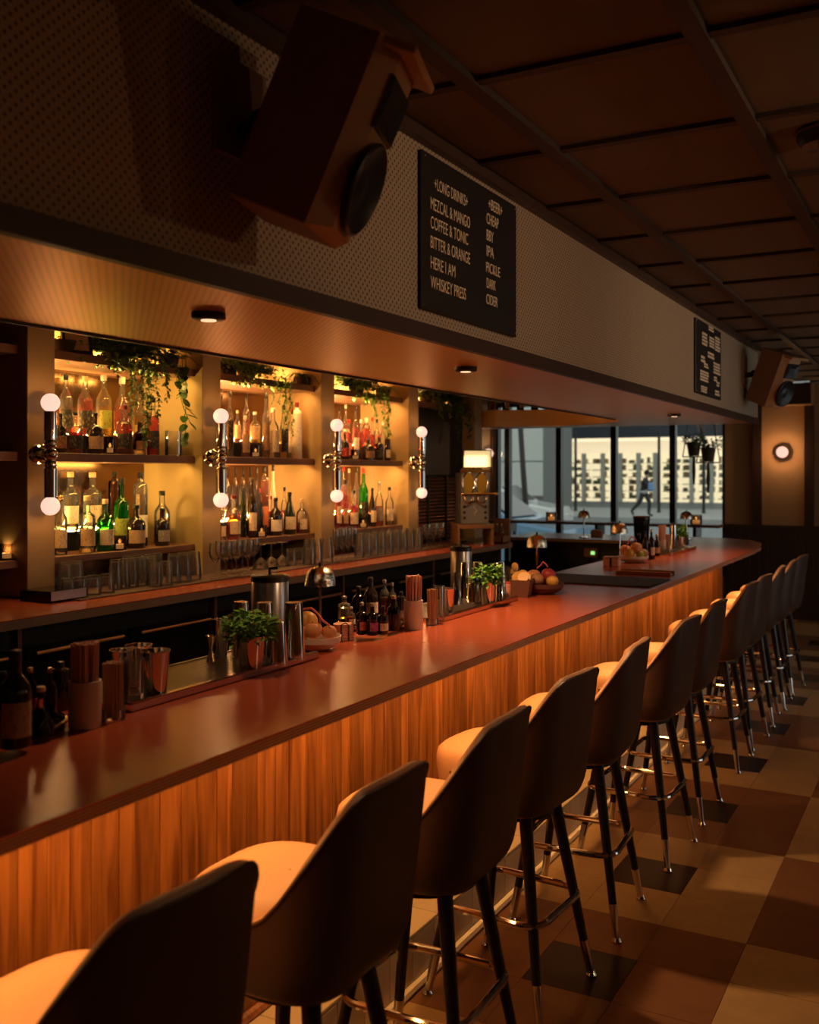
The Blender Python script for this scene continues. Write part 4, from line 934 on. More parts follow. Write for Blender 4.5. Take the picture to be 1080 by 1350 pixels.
for sx in (-1,1):
    w = D('oval_window', MB().lathe([(.047,-.126),(.047,-.118)], 24, mx=Matrix.Translation((sx*.054,0,.33)) @ Matrix.Diagonal((1,1,1.7,1)) @ Matrix.Rotation(R(90),4,'X') @ Matrix.Diagonal((1,1,-1,1))), mat('yellow_drink', (.55,.36,.05), .15), t, True)
    D('window_frame', MB().tube([(sx*.054+.05*math.cos(a), -.126, .33+.085*math.sin(a)) for a in [2*math.pi*i/24 for i in range(24)]], .005, 6, closed=True), M['chrome'], w, True)
    D('tap_ring', MB().tube([(sx*.054+.034*math.cos(a), -.14, .205+.034*math.sin(a)) for a in [2*math.pi*i/18 for i in range(18)]], .006, 6, closed=True), M['brass'], t, True)
    for k in range(3): D('knob', MB().ball((sx*.088, -.124, .05+k*.045), .012, 10, 6), M['blackmetal'], t, True)
D('rail', MB().tube([(-.11,-.15,.245),(.17,-.15,.245)], .012, 10).ball((.17,-.15,.245), .018, 10, 6).ball((-.11,-.15,.245), .018, 10, 6), M['brass'], t, True)
D('gable', MB().tube([(-.09,-.123,.13),(0,-.123,.185),(.09,-.123,.13)], .007, 6), M['steel'], t, True)
D('emblem', MB().tube([(.0,-.123,.15),(-.016,-.123,.135),(.004,-.123,.12),(.016,-.123,.105),(-.006,-.123,.09),(.0,-.123,.07)], .005, 6), M['white'], t, True)
q = atX(648, HY, -3.38); t = thing('condiment_box', 'wooden bottle crate at the end of back bar', 'crate', (-3.31, 7.57, BZ), R(0))
obj('crate', MB().box(-.07,.07,-.07,-.06,.0005,.06).box(-.07,.07,.06,.07,.0005,.06).box(-.07,-.06,-.07,.07,.0005,.06).box(.06,.07,-.07,.07,.0005,.06).box(-.07,.07,-.07,.07,.0005,.012), M['box'], t)
obj('back_block', MB().box(-.07,.07,.07,.1,.0005,.2), M['box'], t)
for k in range(3): bottle((-3.35+k*.04, 7.56, BZ+.0125), .15, .018, 'round', 'clear', 'amber', .5, 'gold', None, label='small clear bottle in the wooden crate at end of back bar', group='bottles in the back bar crate', seg=10)

# ------------------------------------------------------------------ plants on the top shelves
def trail(mb, leaves, start, drop, rn, leaf, n, sway=.05):
    p = Vector(start); pts = [p.copy()]; d = Vector((rn.uniform(.0,.06), rn.uniform(-sway,sway), 0))
    for i in range(n):
        p = p+Vector((d.x*max(0,1-i*.5)+rn.uniform(-.006,.006), rn.uniform(-.008,.008), -drop/n)); pts.append(p.copy())
        for _ in range(2): leafq(leaves, p, leaf*rn.uniform(.7,1.2), rn.uniform(0,6.28), rn.uniform(-1.1,.3), rn)
    mb.tube(pts, .0016, 4)
def plant(px, label, m, rad, n, leaf, trails, pot=True, seed=1, X=-3.87, flat=.6, width=1.0, mat2=None):
    q = atX(px, HY, X); rn = random.Random(seed)
    t = thing('potted_plant', label, 'plant', (q.x, q.y, SHZ['top']), group='plants on the top shelves')
    if pot: obj('pot', MB().lathe([(.05,.0005),(.062,.07),(.056,.07),(.05,.06),(1e-5,.06)], 18), M['terra'], t, True)
    lv = MB(); stm = MB()
    for _ in range(n):
        a = rn.uniform(0,6.28); qd = rn.random()**.5
        p = Vector((rad*.55*qd*math.cos(a), rad*width*qd*math.sin(a), .045+rad*flat*rn.random()*(1.15-qd*.6))); leafq(lv, p, leaf*rn.uniform(.7,1.25), a+rn.uniform(-.9,.9), rn.uniform(-.6,.8), rn)
        if rn.random() < .3: stm.tube([(0,0,.06), p], .0014, 4)
    for _ in range(n//3):      # leaves spilling over the shelf edge in front of the pot
        p = Vector((rn.uniform(.05,.135), rn.uniform(-1,1)*rad*width*.85, rn.uniform(-.05,.09))); leafq(lv, p, leaf*rn.uniform(.8,1.3), rn.uniform(-1.2,1.2), rn.uniform(-1.0,.4), rn)
    for dy, dr, k in trails: trail(stm, lv, (.12+rn.uniform(-.01,.03), dy, .02), dr, rn, leaf, k)
    obj('leaves', lv, m, t, kind='stuff'); obj('stems', stm, M['leafd'], t, kind='stuff')
    return t
# large trailing plant of the ivy bay
plant(160, 'bushy plant with small dense leaves trailing over top shelf of the ivy bay', M['leafd'], .25, 1700, .028, [(-.10,.26,22),(-.06,.34,26),(-.03,.40,34),(.0,.42,36),(.02,.46,40),(.05,.40,34),(.08,.30,26),(.11,.22,18),(-.14,.16,12),(-.2,.12,10),(.16,.14,12),(.2,.18,14)], seed=4, flat=.62, width=1.2)
plant(150, 'light leafy plant beside picture frame on top shelf of the ivy bay', M['leafp'], .15, 420, .030, [(-.05,.08,7),(.03,.10,8),(.1,.12,10)], seed=5, flat=.8)
plant(84, 'small dark plant left of picture frame on the top shelf', M['leafd'], .055, 70, .026, [], seed=9, flat=.9)
# pothos with large leaves, each one its own part
lm = MB(); n = 9
vs = [(0,0,0)]+[(.5-.5*math.cos(math.pi*i/n), .36*math.sin(math.pi*i/n)**.8*(1-.35*i/n), .05*math.sin(math.pi*i/n)) for i in range(1,n)]+[(1,0,-.06)]
top = vs; bot = [(x,-y,z) for x,y,z in vs[1:-1]]
mid_ = [(x,0,-.02) for x,y,z in vs[1:-1]]
allv = top+bot+mid_; K = n-1; fs = []
T_ = lambda i: i; B_ = lambda i: n+i; Mi = lambda i: n+K+i
for i in range(1,n-1):
    fs += [(T_(i),T_(i+1),Mi(i+1),Mi(i)), (B_(i),Mi(i),Mi(i+1),B_(i+1))]
fs += [(0,1,Mi(1)),(0,Mi(1),B_(1)),(n-1,n,Mi(n-1)),(n,B_(n-1),Mi(n-1))]
lm = MB().add(allv, fs).mesh('leaf', True, 60); lm.materials.append(M['leafd'])
def pothos(px, label, seed, X=-3.84, strands=((0,.0,.3),), cl=16, s=.062):
    q = atX(px, HY, X); rn = random.Random(seed); t = thing('pothos', label, 'plant', (q.x, q.y, SHZ['top']), group='plants on the top shelves')
    obj('pot', MB().lathe([(.05,.0005),(.062,.07),(.056,.07),(.05,.06),(1e-5,.06)], 18), M['terra'], t, True)
    def lf(p, az, tl, sc):
        o = bpy.data.objects.new('leaf', lm); COL.objects.link(o); o.parent = t; o.location = p; o.rotation_euler = (rn.uniform(-.5,.5), -tl, az); o.scale = (sc,sc,sc)
    for i in range(cl):
        a = rn.uniform(0,6.28); lf((rn.uniform(.0,.09), rn.uniform(-.12,.12), .06+rn.uniform(0,.12)), rn.uniform(-1.6,1.6), rn.uniform(-.7,.5), s*rn.uniform(.8,1.2))
    st_ = MB()
    for dx, dy, ln in strands:
        p = Vector((.10+dx, dy, .05)); pts = [Vector((0,dy*.3,.06)), p.copy()]; k = int(ln/.045)
        for i in range(k):
            p = p+Vector((rn.uniform(-.012,.014), rn.uniform(-.02,.02), -ln/k)); pts.append(p.copy()); lf(p, rn.choice((-1.2,1.0,.2,-.6))+rn.uniform(-.4,.4), rn.uniform(-1.2,-.2), s*rn.uniform(.75,1.1))
        st_.tube(pts, .0022, 5)
    obj('vines', st_, M['leafd'], t, True)
pothos(222, 'pothos with large heart-shaped leaves on vines at right of the ivy bay', 3, strands=((.0,.02,.14),(.0,.0,.46),(-.01,.05,.20),(.0,-.06,.36)), cl=26, s=.07)
# picture frame leaning on the top shelf
q = atX(103, HY, -3.81); t = thing('picture_frame', 'dark framed picture leaning on the top shelf among plants', 'picture', (q.x, q.y, SHZ['top']), R(-20))
mx = Matrix.Rotation(R(-16),4,'Y')
obj('frame', MB().box(-.01,.01,-.075,-.06,.002,.26,mx).box(-.01,.01,.06,.075,.002,.26,mx).box(-.01,.01,-.06,.06,.002,.02,mx).box(-.01,.01,-.06,.06,.24,.26,mx), M['blackmetal'], t); obj('print', MB().box(-.004,.004,-.06,.06,.02,.24,mx), mat('pale_print', (.62,.42,.22), .5), t)
# ivy cutting in a glass jar
q = atX(229, HY, -3.82); t = thing('glass_jar', 'clear glass jar with an ivy tip hanging in on the upper ivy bay shelf', 'jar', (q.x, q.y, SHZ['mid']))
obj('glass', MB().lathe([(.045,.0005),(.048,.004),(.048,.14),(.046,.14),(.044,.008),(1e-5,.008)], 20), M['glass'], t, True); obj('water', MB().lathe([(1e-5,.009),(.043,.009),(.043,.05),(1e-5,.05)], 18), LQ['water'], t, True)
plant(325, 'dense string plant hanging from top shelf of the fern bay', M['leafg'], .18, 1100, .022, [(.06,.10,10),(.10,.16,16),(.12,.30,30),(.14,.36,34),(.16,.34,32),(.19,.28,28),(.21,.16,16),(-.1,.06,6)], seed=11, flat=.7, width=1.6)
plant(300, 'pale bushy plant at left of fern bay top shelf', M['leafp'], .16, 520, .026, [(.0,.05,5)], seed=12, flat=.8, width=1.1)
def fern(px, label, seed, L=.28, n=26):
    q = atX(px, HY, -3.85); rn = random.Random(seed); t = thing('fern', label, 'plant', (q.x, q.y, SHZ['top']), group='plants on the top shelves')
    obj('pot', MB().lathe([(.05,.0005),(.06,.06),(.05,.06),(1e-5,.05)], 16), M['terra'], t, True)
    mb = MB()
    for i in range(n):
        a = rn.uniform(-2.0,2.0); l = L*rn.uniform(.6,1.1); w = .008; pts = []
        for k in range(7):
            f = k/6; pts.append(Vector((l*f*math.cos(a)*.8, l*f*math.sin(a), .06+l*(.55*f-.95*f*f))))
        sd = Vector((-math.sin(a), math.cos(a), 0))
        vs = []; 
        for k, p in enumerate(pts): ww = w*(1-k/6)+.001; vs += [p+sd*ww, p-sd*ww]
        mb.add(vs, [(2*k,2*k+1,2*k+3,2*k+2) for k in range(6)])
    obj('fronds', mb, M['leafg'], t, kind='stuff')
fern(398, 'spiky fern with narrow fronds at right of the fern bay top shelf', 21)
plant(470, 'bushy plant over the rear bay with two hanging strands', M['leafg'], .2, 900, .032, [(.03,.2,18),(.06,.34,28),(.08,.32,26),(.1,.26,20),(.0,.12,10),(-.1,.1,8)], seed=14, flat=.75, width=1.3)
fern(505, 'drooping fern at right of rear bay top shelf', 22, .30, 24)
plant(578, 'large leafy plant hanging over the black cabinet door', M['leafd'], .2, 800, .040, [(.1,.34,20),(.14,.30,18),(.06,.26,16),(.02,.2,12),(.18,.2,12)], seed=15, flat=.7, width=1.4)
plant(562, 'pale plant above the black cabinet door', M['leafp'], .15, 350, .034, [(-.02,.14,10),(.04,.12,8)], seed=16, flat=.8, X=-3.9)
plant(598, 'yellow-green plant above the slatted grille side', M['leafp'], .13, 300, .036, [(.02,.14,10),(.06,.1,8)], seed=17, flat=.8)
# ------------------------------------------------------------------ loudspeakers on the soffit
def speaker(px, py, X, tilt, yaw, label, H=.415, Wd=.24, Dp=.215):
    q = atX(px, py, X)
    t = thing('loudspeaker', label, 'loudspeaker', q, group='wooden loudspeakers on the soffit')
    t.rotation_mode = 'QUATERNION'
    n = Vector((math.cos(tilt)*math.cos(yaw), -math.cos(tilt)*math.sin(yaw), -math.sin(tilt))); sd = Vector((0,0,1)).cross(n).normalized(); up = n.cross(sd)
    t.rotation_quaternion = Matrix((n, sd, up)).transposed().to_quaternion()
    h, w, d = H/2, Wd/2, Dp/2
    obj('cabinet', MB().cbox(-d, d-.03, -w, w, -h, h, .004), M['wooddark'], t)
    # front baffle with sloping cheeks
    mb = MB(); f, c = d-.03, .05
    mb.add([(f,-w,-h),(f,w,-h),(f,w,h),(f,-w,h),(d+.012,-w+c,-h+.02),(d+.012,w-c,-h+.02),(d+.012,w-c,h-.02),(d+.012,-w+c,h-.02)], [(0,1,5,4),(1,2,6,5),(2,3,7,6),(3,0,4,7),(4,5,6,7),(3,2,1,0)])
    obj('baffle', mb, M['woodpale'], t)
    obj('top_lip', MB().cbox(d-.03, d+.05, -w*.92, w*.92, h-.018, h, .003), M['woodpale'], t)
    wf_ = obj('woofer', MB().lathe([(.098,-.011),(.102,.0),(.102,.004),(.096,.008),(.088,.004),(.05,-.007),(.03,-.009),(.02,-.004),(1e-5,-.002)], 32, mx=Matrix.Translation((d+.024,0,-h+.128)) @ Matrix.Rotation(R(90),4,'Y')), M['cone'], t, True)
    ho = MB(); a, b = (.078,.058), (.035,.022)
    ho.add([(d+.0125,sy*a[0],h-.115+sz*a[1]) for sy,sz in ((-1,-1),(1,-1),(1,1),(-1,1))]+[(d+.020,sy*a[0]*.92,h-.115+sz*a[1]*.9) for sy,sz in ((-1,-1),(1,-1),(1,1),(-1,1))]+[(d+.0135,sy*b[0],h-.115+sz*b[1]) for sy,sz in ((-1,-1),(1,-1),(1,1),(-1,1))],
       [(0,1,5,4),(1,2,6,5),(2,3,7,6),(3,0,4,7),(4,5,9,8),(5,6,10,9),(6,7,11,10),(7,4,8,11),(8,9,10,11)])
    obj('horn', ho, M['cone'], t)
    # bracket to the soffit face, in the speaker's own axes
    inv = t.rotation_quaternion.to_matrix().inverted()
    wp = Vector((FX+.006-q.x, -.02, .03)); wl_ = inv @ wp; e = Vector((-d+.01,0,.02))
    mb = MB().tube([e, e+(wl_-e)*.5, wl_], .022, 8).ball(e+(wl_-e)*.5, .034, 10, 6)
    obj('bracket_arm', mb, M['blackmetal'], t, True)
    pl = Matrix.Translation(wl_) @ inv.to_4x4()
    obj('bracket_plate', MB().cbox(-.006,.008,-.09,.09,-.06,.16,.002,pl), M['wooddark'], t)
    k0 = inv @ Vector((FX+.006-q.x, .0, -.07)); k1 = Vector((-d,0,-.10))
    obj('cable', MB().tube([k0, k0+(k1-k0)*.4+inv @ Vector((0,0,-.05)), k1], .004, 6), M['blackmetal'], t, True)
speaker(428, 178, -1.20, R(23), R(-18), 'large wooden loudspeaker on soffit left of the menu board')
speaker(1021, 499, -1.20, R(22), R(24), 'wooden loudspeaker at the window end of the soffit')
# ------------------------------------------------------------------ menu boards
def text_mesh(body, w=None, h=.045):
    cu = bpy.data.curves.new('letters', 'FONT'); cu.body = body; cu.size = 1; cu.extrude = .01
    o = bpy.data.objects.new('letters_tmp', cu); COL.objects.link(o)
    bpy.context.view_layer.update(); me = bpy.data.meshes.new_from_object(o.evaluated_get(bpy.context.evaluated_depsgraph_get()))
    bpy.data.objects.remove(o)
    xs_ = [v.co.x for v in me.vertices]; ys_ = [v.co.y for v in me.vertices]
    sx = w/(max(xs_)-min(xs_)); sy = h/.73; x0 = min(xs_)
    for v in me.vertices: v.co = Vector((v.co.z*.15+.0, (v.co.x-x0)*sx, v.co.y*sy))
    me.materials.append(M['letter']); return me
BXf = FX+.018
def yb(px): return atX(px, HY, BXf).y
def zb(px, py): return atX(px, py, BXf).z
def board(pxl, pxr, pyl, pyr, label):
    y0, y1 = yb(pxl), yb(pxr); z0 = (zb(pxl,pyl[1])+zb(pxr,pyr[1]))/2; z1 = (zb(pxl,pyl[0])+zb(pxr,pyr[0]))/2
    t = thing('menu_board', label, 'menu board', (FX+.003, (y0+y1)/2, z0)); hw = (y1-y0)/2; H = z1-z0
    obj('panel', MB().cbox(0,.012,-hw,hw,0,H,.003), M['board'], t)
    for a in (-1,1):
        for b in (.03,.97): obj('screw', MB().ball((.013, a*(hw-.018), H*b), .004, 8, 4), M['steel'], t)
    return t
t = board(557.5, 682, (199,409), (269,442), 'large black menu board listing long drinks and beer')
def line(txt, x0, x1, y0, y1, t):
    a, b = yb(x0), yb(x1); z = zb(x0, y1); h = zb(x0, y0)-z
    o = bpy.data.objects.new('lettering', text_mesh(txt, b-a, h)); COL.objects.link(o); o.parent = t
    o.location = (.0135, a-t.location.y, z-t.location.z)
for tx, x0, x1, y0, y1 in [('+LONG DRINKS+',573,617,233,249),('MEZCAL & MANGO',568,620,258,275),('COFFEE & TONIC',568,617.5,283,300),('BITTER & ORANGE',568,620,309,326),('HERE I AM',568,600.5,336,353),('WHISKEY PRESS',568,614.5,362,379),
                           ('+BEER+',644.5,662.5,260,275),('CHEAP',642,657.5,279,294),('BBY',642,651,301,316),('IPA',642,651.5,322,337),('PICKLE',641.5,659.5,344,358),('DARK',642,654,365,379),('CIDER',641.5,656.5,386,400)]:
    line(tx, x0, x1, y0, y1, t)
t = board(918.5, 951.5, (419.5,517), (437,528), 'small black menu board on the soffit near the window end')
mk = MB(); rn = random.Random(5)
for (x0, x1, y0, y1, rows) in ((935,941,429,436,2),(926.5,932.5,437,455,4),(936,942,443,458,4),(943.5,949,443,463,5),(934,942,463,472,2),(925,930,468,478,2),(929,934,478,485,2),(924,934,487,502,4),(941.5,949.5,477,493,4),(942,945.5,496,503,2),(945.5,949,503,510,2),(925,932.5,508,517,3),(943.5,948.5,514,522,2)):
    for r_ in range(rows):
        ya = y0+(y1-y0)*r_/rows; yc = y0+(y1-y0)*(r_+.7)/rows; xm = x0
        while xm < x1:
            xe = xm+rn.uniform(.5,1.1)
            a, b = yb(xm)-t.location.y, yb(xe)-t.location.y; mk.box(.0121,.0135,a,b,zb(x0,yc)-t.location.z,zb(x0,ya)-t.location.z); xm = xe+.28
obj('lettering', mk, M['letter'], t, kind='stuff')
# ------------------------------------------------------------------ wall lamps of the room, plus added ones on the side wall
def disc_lamp(loc, rotz, label, power=6, r=.066):
    t = thing('disc_wall_lamp', label, 'wall lamp', loc, rotz, 'round opal wall lamps')
    mx = Matrix.Rotation(R(90),4,'X')
    obj('back_plate', MB().lathe([(r*1.05,0),(r*1.08,.012),(r*1.02,.025)], 28, mx=mx), M['brass'], t, True)
    obj('globe', MB().ball((0,-.05,0), r, 22, 12, 1,1,1, Matrix.Translation((0,0,0))), M['bulb'], t, True)
    light('POINT', 'wall_lamp_light', (0,-.06,0), power, WARM, r*1.06, parent=t)
q = atY(1031, 596, YF-.07); disc_lamp((q.x, YF-.001, q.z), 0, 'round opal wall lamp glowing between two dark posts', 36)
q = atY(644, 598, YF-.07); disc_lamp((q.x, YF-.021, q.z), 0, 'round opal wall lamp left of the street windows', 12)
for y, pw in ((.2, 5), (2.8, 18), (5.1, 170)): disc_lamp((XR-.001, y, 2.05), R(-90), 'round opal wall lamp on the side wall behind the stools', pw)  # added lamps, out of view, that raise the room's brightness
q = atY(1051, 520, YF-.1); t = thing('wall_box', 'dark wall-mounted box with pale edge above the opal lamp', 'wall unit', (q.x, YF-.001, q.z))
obj('case', MB().cbox(-.155,.155,-.2,0,-.11,.12,.006), M['trim'], t); obj('edge', MB().cbox(-.16,.16,-.205,0,-.125,-.11,.003).cbox(.155,.175,-.205,0,-.125,.125,.003), M['woodpale'], t)
q = atZ(1092, 178, ZC-.02); t = thing('ceiling_fitting', 'dark round fitting on a ceiling panel above the aisle', 'ceiling fitting', (q.x, q.y, ZC)); obj('disc', MB().lathe([(.02,-.06),(.075,-.052),(.09,-.03),(.09,0)], 28), M['blackmetal'], t, True); obj('rim', MB().tube([(.091*math.cos(a), .091*math.sin(a), -.012) for a in [2*math.pi*i/28 for i in range(28)]], .006, 6, closed=True), M['trim'], t, True)
# added spotlights, out of view, to brighten the soffit and its menu boards
for k, (sx, sy, tx, ty, tz, pw) in enumerate(((1.1, 2.7, FX, 3.3, 2.36, 40), (1.1, 5.6, FX, 6.0, 2.40, 40))):
    t = thing('ceiling_spotlight', ['black ceiling spotlight aimed at the large menu board', 'black ceiling spotlight aimed at the far soffit'][k], 'spotlight', (sx, sy, ZC-.022), group='ceiling spotlights')
    obj('stem', MB().tube([(0,0,0),(0,0,-.09)], .008, 8).lathe([(.04,-.012),(.04,0)], 16), M['blackmetal'], t, True)
    dv = (Vector((tx,ty,tz))-Vector((sx,sy,ZC-.13))).normalized(); rq = dv.to_track_quat('-Z','Y').to_matrix().to_4x4(); mx = Matrix.Translation((0,0,-.11)) @ rq
    obj('can', MB().lathe([(.03,.07),(.042,.06),(.042,-.05),(.038,-.05),(.036,.03),(1e-5,.03)], 20, mx=mx), M['blackmetal'], t, True)
    l_ = light('SPOT', 'spot_lamp', (0,0,-.11), pw, (1,.66,.38), .02, parent=t, spot=R(82)); l_.data.spot_blend = 1.0; l_.location = mx @ Vector((0,0,-.052)); l_.rotation_euler = rq.to_euler()
# hanging planters in the street window
def hanging(px, yp, label, w, drop, seed):
    q = atY(px, yp, 11.75-(seed-3)*.07); rn = random.Random(seed); t = thing('hanging_planter', label, 'hanging planter', q)
    obj('pot', MB().lathe([(.06,-.16),(.085,.0),(.078,.0),(.055,-.15),(1e-5,-.15)], 16), M['terra'], t, True)
    obj('hanger', MB().tube([(-.13,0,-.17),(.13,0,-.17)], .008, 6).tube([(-.13,0,-.17),(-.08,0,.12),(0,0,ZC-q.z)], .006, 6).tube([(.13,0,-.17),(.08,0,.12),(0,0,ZC-q.z)], .006, 6), M['blackmetal'], t)
    mb = MB(); foliage(mb, (0,0,0), w, 160, .05, .6, rn); obj('leaves', mb, M['leafd'], t, kind='stuff')
    tb = MB(); tb.tube([(0,0,-.17),(0,0,-.17-drop*.5),(0,0,-.17-drop)], [.014,.022,.012], 6); obj('tassel', tb, M['terra'], t)
hanging(915, 583, 'hanging planter in square frame at the street window', .11, .32, 3); hanging(934, 590, 'bushy hanging planter beside the framed one at the street window', .15, .34, 8)
# ------------------------------------------------------------------ outside: street, parked cars, shop, passer-by
ASP = mat('asphalt', (.20,.22,.22), .85, var=.1, bscale=2); PAV = mat('pavement', (.34,.35,.33), .85, var=.08, bscale=3)
struct('street', MB().box(-60, 40, YF+.15, 60, -.25, -.05), ASP); struct('pavement', MB().box(-60, 40, 36, 48, -.05, .06), PAV)
FY = 47.0
sh = thing('shop_building', 'brightly lit shop front with stocked shelves across the street', 'building', (-12, FY, .06))
def fx(px): return atY(px, HY, FY).x+12
def fz(py, px=850): return atY(px, py, FY).z-.06
obj('wall', MB().box(-40, 20, .0, .5, fz(560), 9).box(-40, 20, .0, .5, 0, fz(662)), mat('shop_wall', (.30,.31,.29), .8), sh)
obj('dark_sign_band', MB().box(fx(700), fx(1000), -.5, -.02, fz(577), fz(555)), mat('dark_band', (.03,.035,.045), .6), sh)
obj('awning_light', MB().box(fx(735), fx(960), -.05, .0, fz(597), fz(581)), mat('lit_fascia', (.7,.6,.4), .6, emit=(1,.76,.50), es=.85), sh)
obj('interior', MB().box(fx(735), fx(990), 1.6, 1.8, 0, 4), mat('lit_interior', (.8,.7,.5), .6, emit=(1,.80,.58), es=1.1), sh)
stock = [mat('stock_%d' % i, c, .6) for i, c in enumerate(((.16,.16,.13),(.45,.30,.15),(.16,.24,.16),(.6,.52,.35),(.28,.16,.10)))]
xs_ = [742, 770, 795, 818, 842, 864, 890, 912, 938, 956]
for k in range(len(xs_)-1):
    obj('mullion', MB().box(fx(xs_[k])-.09, fx(xs_[k])+.09, -.1, .1, fz(662), fz(597)), mat('shop_frame', (.42,.42,.36), .5), sh)
    mbs = [MB() for _ in stock]
    rn = random.Random(k)
    for r_ in range(6):
        z = fz(657)+(fz(600)-fz(657))*r_/6
        obj('shop_shelf', MB().box(fx(xs_[k])+.12, fx(xs_[k+1])-.12, .9, 1.4, z-.04, z), mat('shop_frame', (.42,.42,.36), .5), sh)
        x = fx(xs_[k])+.15
        while x < fx(xs_[k+1])-.2:
            w = rn.uniform(.08,.22)
            if rn.random() < .72: mbs[rn.randrange(5)].box(x, x+w*.9, .95, 1.3, z, z+rn.uniform(.12,.28))
            x += w
    for i, m_ in enumerate(mbs):
        if m_.v: obj('stock', m_, stock[i], sh, kind='stuff')
obj('door_glass', MB().box(fx(735), fx(960), .0, .02, fz(662), fz(597)), M['pane'], sh)
# thin dark posts on the far pavement
for px, lb in ((759,'left'),(869,'mid'),(928,'right')):
    q = atY(px, 669, 41.5); tag(obj('street_post', MB().lathe([(.09,0),(.07,.1),(.06,3.4),(.02,3.45)], 8, (0,0,0)), M['blackmetal'], None, True, loc=(q.x, 41.5, .06)), 'thin dark post on the pavement in front of the lit shop', 'post', 'posts before the lit shop')
# pale panelled building on the left
pb = thing('panelled_building', 'pale building clad in large square panels left of the shop', 'building', (-19, 34, -.05))
pm = mat('pale_cladding', (.50,.52,.48), .7, rnd=.08); x1 = atY(716, HY, 34).x+19
obj('core', MB().box(-20, x1-.02, .06, 3.2, 0, 9), mat('cladding_core', (.16,.17,.16), .8), pb)
for i in range(9):
    for j in range(4): obj('panel', MB().cbox(x1-1.28*(i+1)+.02, x1-1.28*i-.02, 0, .06, .9+1.28*j+.02, .9+1.28*(j+1)-.02, .01), pm, pb)
obj('plinth', MB().box(-20, x1, -.03, .06, 0, .88), mat('plinth', (.12,.12,.12), .7), pb)
q = atY(697, 680, 22); tag(obj('lamp_post', MB().tube([(0,0,0),(-.15,0,2),(-.42,0,6)], [.085,.07,.06], 8), M['blackmetal'], None, True, loc=(q.x, 22, -.05)), 'leaning dark lamp post in front of the panelled building', 'lamp post')
# cars
def car(loc, rotz, col, label, L=4.3, Wd=1.75, Hh=1.42):
    t = thing('parked_car', label, 'car', loc, rotz); w = Wd/2
    prof = [(-L/2,.25),(-L/2-.02,.55),(-L/2+.1,.78),(-L/2+1.05,.93),(-L/2+1.7,Hh-.03),(-L/2+2.2,Hh),(L/2-1.5,Hh-.02),(L/2-.6,1.0),(L/2-.1,.95),(L/2,.6),(L/2,.25)]
    rows = []
    for s, k in ((-1,.82),(-1,1.0),(-.6,1.0),(.6,1.0),(1,1.0),(1,.82)): pass
    mb = MB(); n = len(prof); vs = []
    for yy, f in ((-w,0),(-w*.93,1),(w*.93,1),(w,0)):
        for x, z in prof: vs.append((x, yy if z < 1.0 else yy*.82, z if f else .25+(z-.25)*.93))
    fs_ = [(j*n+i, j*n+(i+1)%n, (j+1)*n+(i+1)%n, (j+1)*n+i) for j in range(3) for i in range(n)]+[tuple(range(n)), tuple(3*n+i for i in range(n-1,-1,-1))]
    obj('body', mb.add(vs, fs_), mat('paint_'+label.split()[0], col, .18, coat=.6), t, True, sharp=25)
    for sy in (-1,1): obj('side_window', MB().add([(-L/2+1.25,sy*(w*.83+.02),.98),(L/2-.85,sy*(w*.83+.02),.98),(L/2-1.5,sy*(w*.80),Hh-.12),(-L/2+1.8,sy*(w*.80),Hh-.12)], [(0,1,2,3)]), M['darkgloss'], t)
    obj('windscreen', MB().add([(-L/2+1.08,-w*.74,.985),(-L/2+1.08,w*.74,.985),(-L/2+1.66,w*.68,Hh-.03),(-L/2+1.66,-w*.68,Hh-.03)], [(0,1,2,3)]), M['darkgloss'], t)
    for sx in (-1,1):
        for sy in (-1,1):
            wh = obj('wheel', MB().lathe([(.26,-.1),(.31,-.08),(.31,.08),(.26,.1)], 18, mx=Matrix.Translation((sx*(L/2-.85), sy*(w-.1), .31)) @ Matrix.Rotation(R(90),4,'X')), M['cone'], t, True)
            obj('hub', MB().lathe([(.17,-.11),(.17,.11)], 12, mx=Matrix.Translation((sx*(L/2-.85), sy*(w-.1), .31)) @ Matrix.Rotation(R(90),4,'X')), M['steel'], wh)
q = atY(770, 690, 16.5); car((q.x-2.15, 16.5, -.05), R(180), (.05,.16,.28), 'blue parked car just outside the street windows')
q = atY(742, 680, 27); car((q.x-2.15, 27, -.05), R(180), (.55,.57,.55), 'silver parked car on the far side by the panelled building')
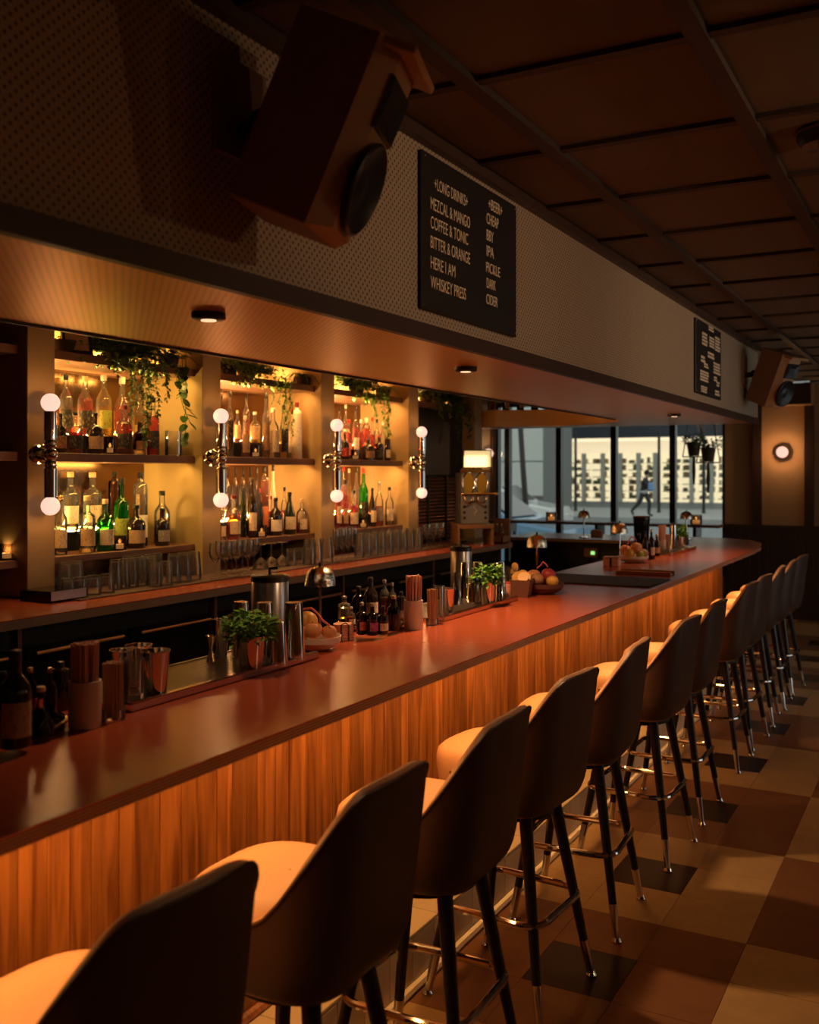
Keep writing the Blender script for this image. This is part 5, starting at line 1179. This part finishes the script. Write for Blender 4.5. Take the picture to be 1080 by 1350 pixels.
# passer-by
q = atY(849, 681, 37.0)
pr_ = thing('person', 'person in dark jacket and dark trousers walking past the shop carrying a blue bag', 'person', (q.x, 37.0, .06))
JT = {'pelvis': (0,0,.95,.13), 'chest': (.05,0,1.28,.16), 'neck': (.09,0,1.47,.065), 'head': (.13,-.0,1.60,.10), 'crown': (.13,0,1.70,.085), 'kneeL': (.20,.08,.55,.085), 'footL': (.16,.08,.10,.055), 'toeL': (.33,.08,.05,.045),
      'kneeR': (-.12,-.08,.56,.085), 'footR': (-.45,-.08,.22,.055), 'toeR': (-.36,-.08,.06,.045), 'shL': (.06,.18,1.40,.07), 'elL': (-.08,.24,1.14,.055), 'haL': (.06,.24,.93,.04), 'shR': (.06,-.18,1.40,.07), 'elR': (.18,-.24,1.16,.055), 'haR': (.34,-.22,1.08,.04), 'hipL': (.02,.08,.88,.10), 'hipR': (-.02,-.08,.88,.10)}
ED = [('pelvis','chest'),('chest','neck'),('neck','head'),('head','crown'),('pelvis','hipL'),('pelvis','hipR'),('hipL','kneeL'),('kneeL','footL'),('footL','toeL'),('hipR','kneeR'),('kneeR','footR'),('footR','toeR'),('chest','shL'),('shL','elL'),('elL','haL'),('chest','shR'),('shR','elR'),('elR','haR')]
ks = list(JT); me = bpy.data.meshes.new('body'); me.from_pydata([JT[k][:3] for k in ks], [(ks.index(a), ks.index(b)) for a, b in ED], [])
tmp = bpy.data.objects.new('body_tmp', me); COL.objects.link(tmp); sk = tmp.modifiers.new('skin', 'SKIN'); tmp.modifiers.new('sub', 'SUBSURF').levels = 1
for i, k in enumerate(ks): me.skin_vertices[0].data[i].radius = (JT[k][3],)*2; me.skin_vertices[0].data[i].use_root = (k == 'pelvis')
bpy.context.view_layer.update(); bm_ = bpy.data.meshes.new_from_object(tmp.evaluated_get(bpy.context.evaluated_depsgraph_get())); bpy.data.objects.remove(tmp)
for c, nm in (((.02,.02,.025),'jacket'),((.03,.03,.035),'trousers'),((.45,.28,.2),'skin'),((.5,.5,.5),'shirt_hem')): bm_.materials.append(mat(nm, c, .8))
for p in bm_.polygons:
    z = p.center.z; p.use_smooth = True
    p.material_index = 2 if (z > 1.49 or (z < 1.1 and abs(p.center.y) > .2 and z > .85 and z < .98)) else (0 if z > 1.0 else (3 if z > .92 and abs(p.center.y) < .2 else 1))
o = bpy.data.objects.new('body', bm_); COL.objects.link(o); o.parent = pr_
obj('hair', MB().ball((.115,0,1.66), .112, 12, 8, 1, .95, 1.0), mat('dark_hair', (.02,.014,.01), .8), pr_, True)
bg_ = tag(obj('shoulder_bag', MB().cbox(.26,.46,-.40,-.265,.98,1.30,.04), mat('blue_bag', (.18,.32,.55), .7), None, loc=(q.x, 37.0, .06)), 'blue bag held by the person outside', 'bag')
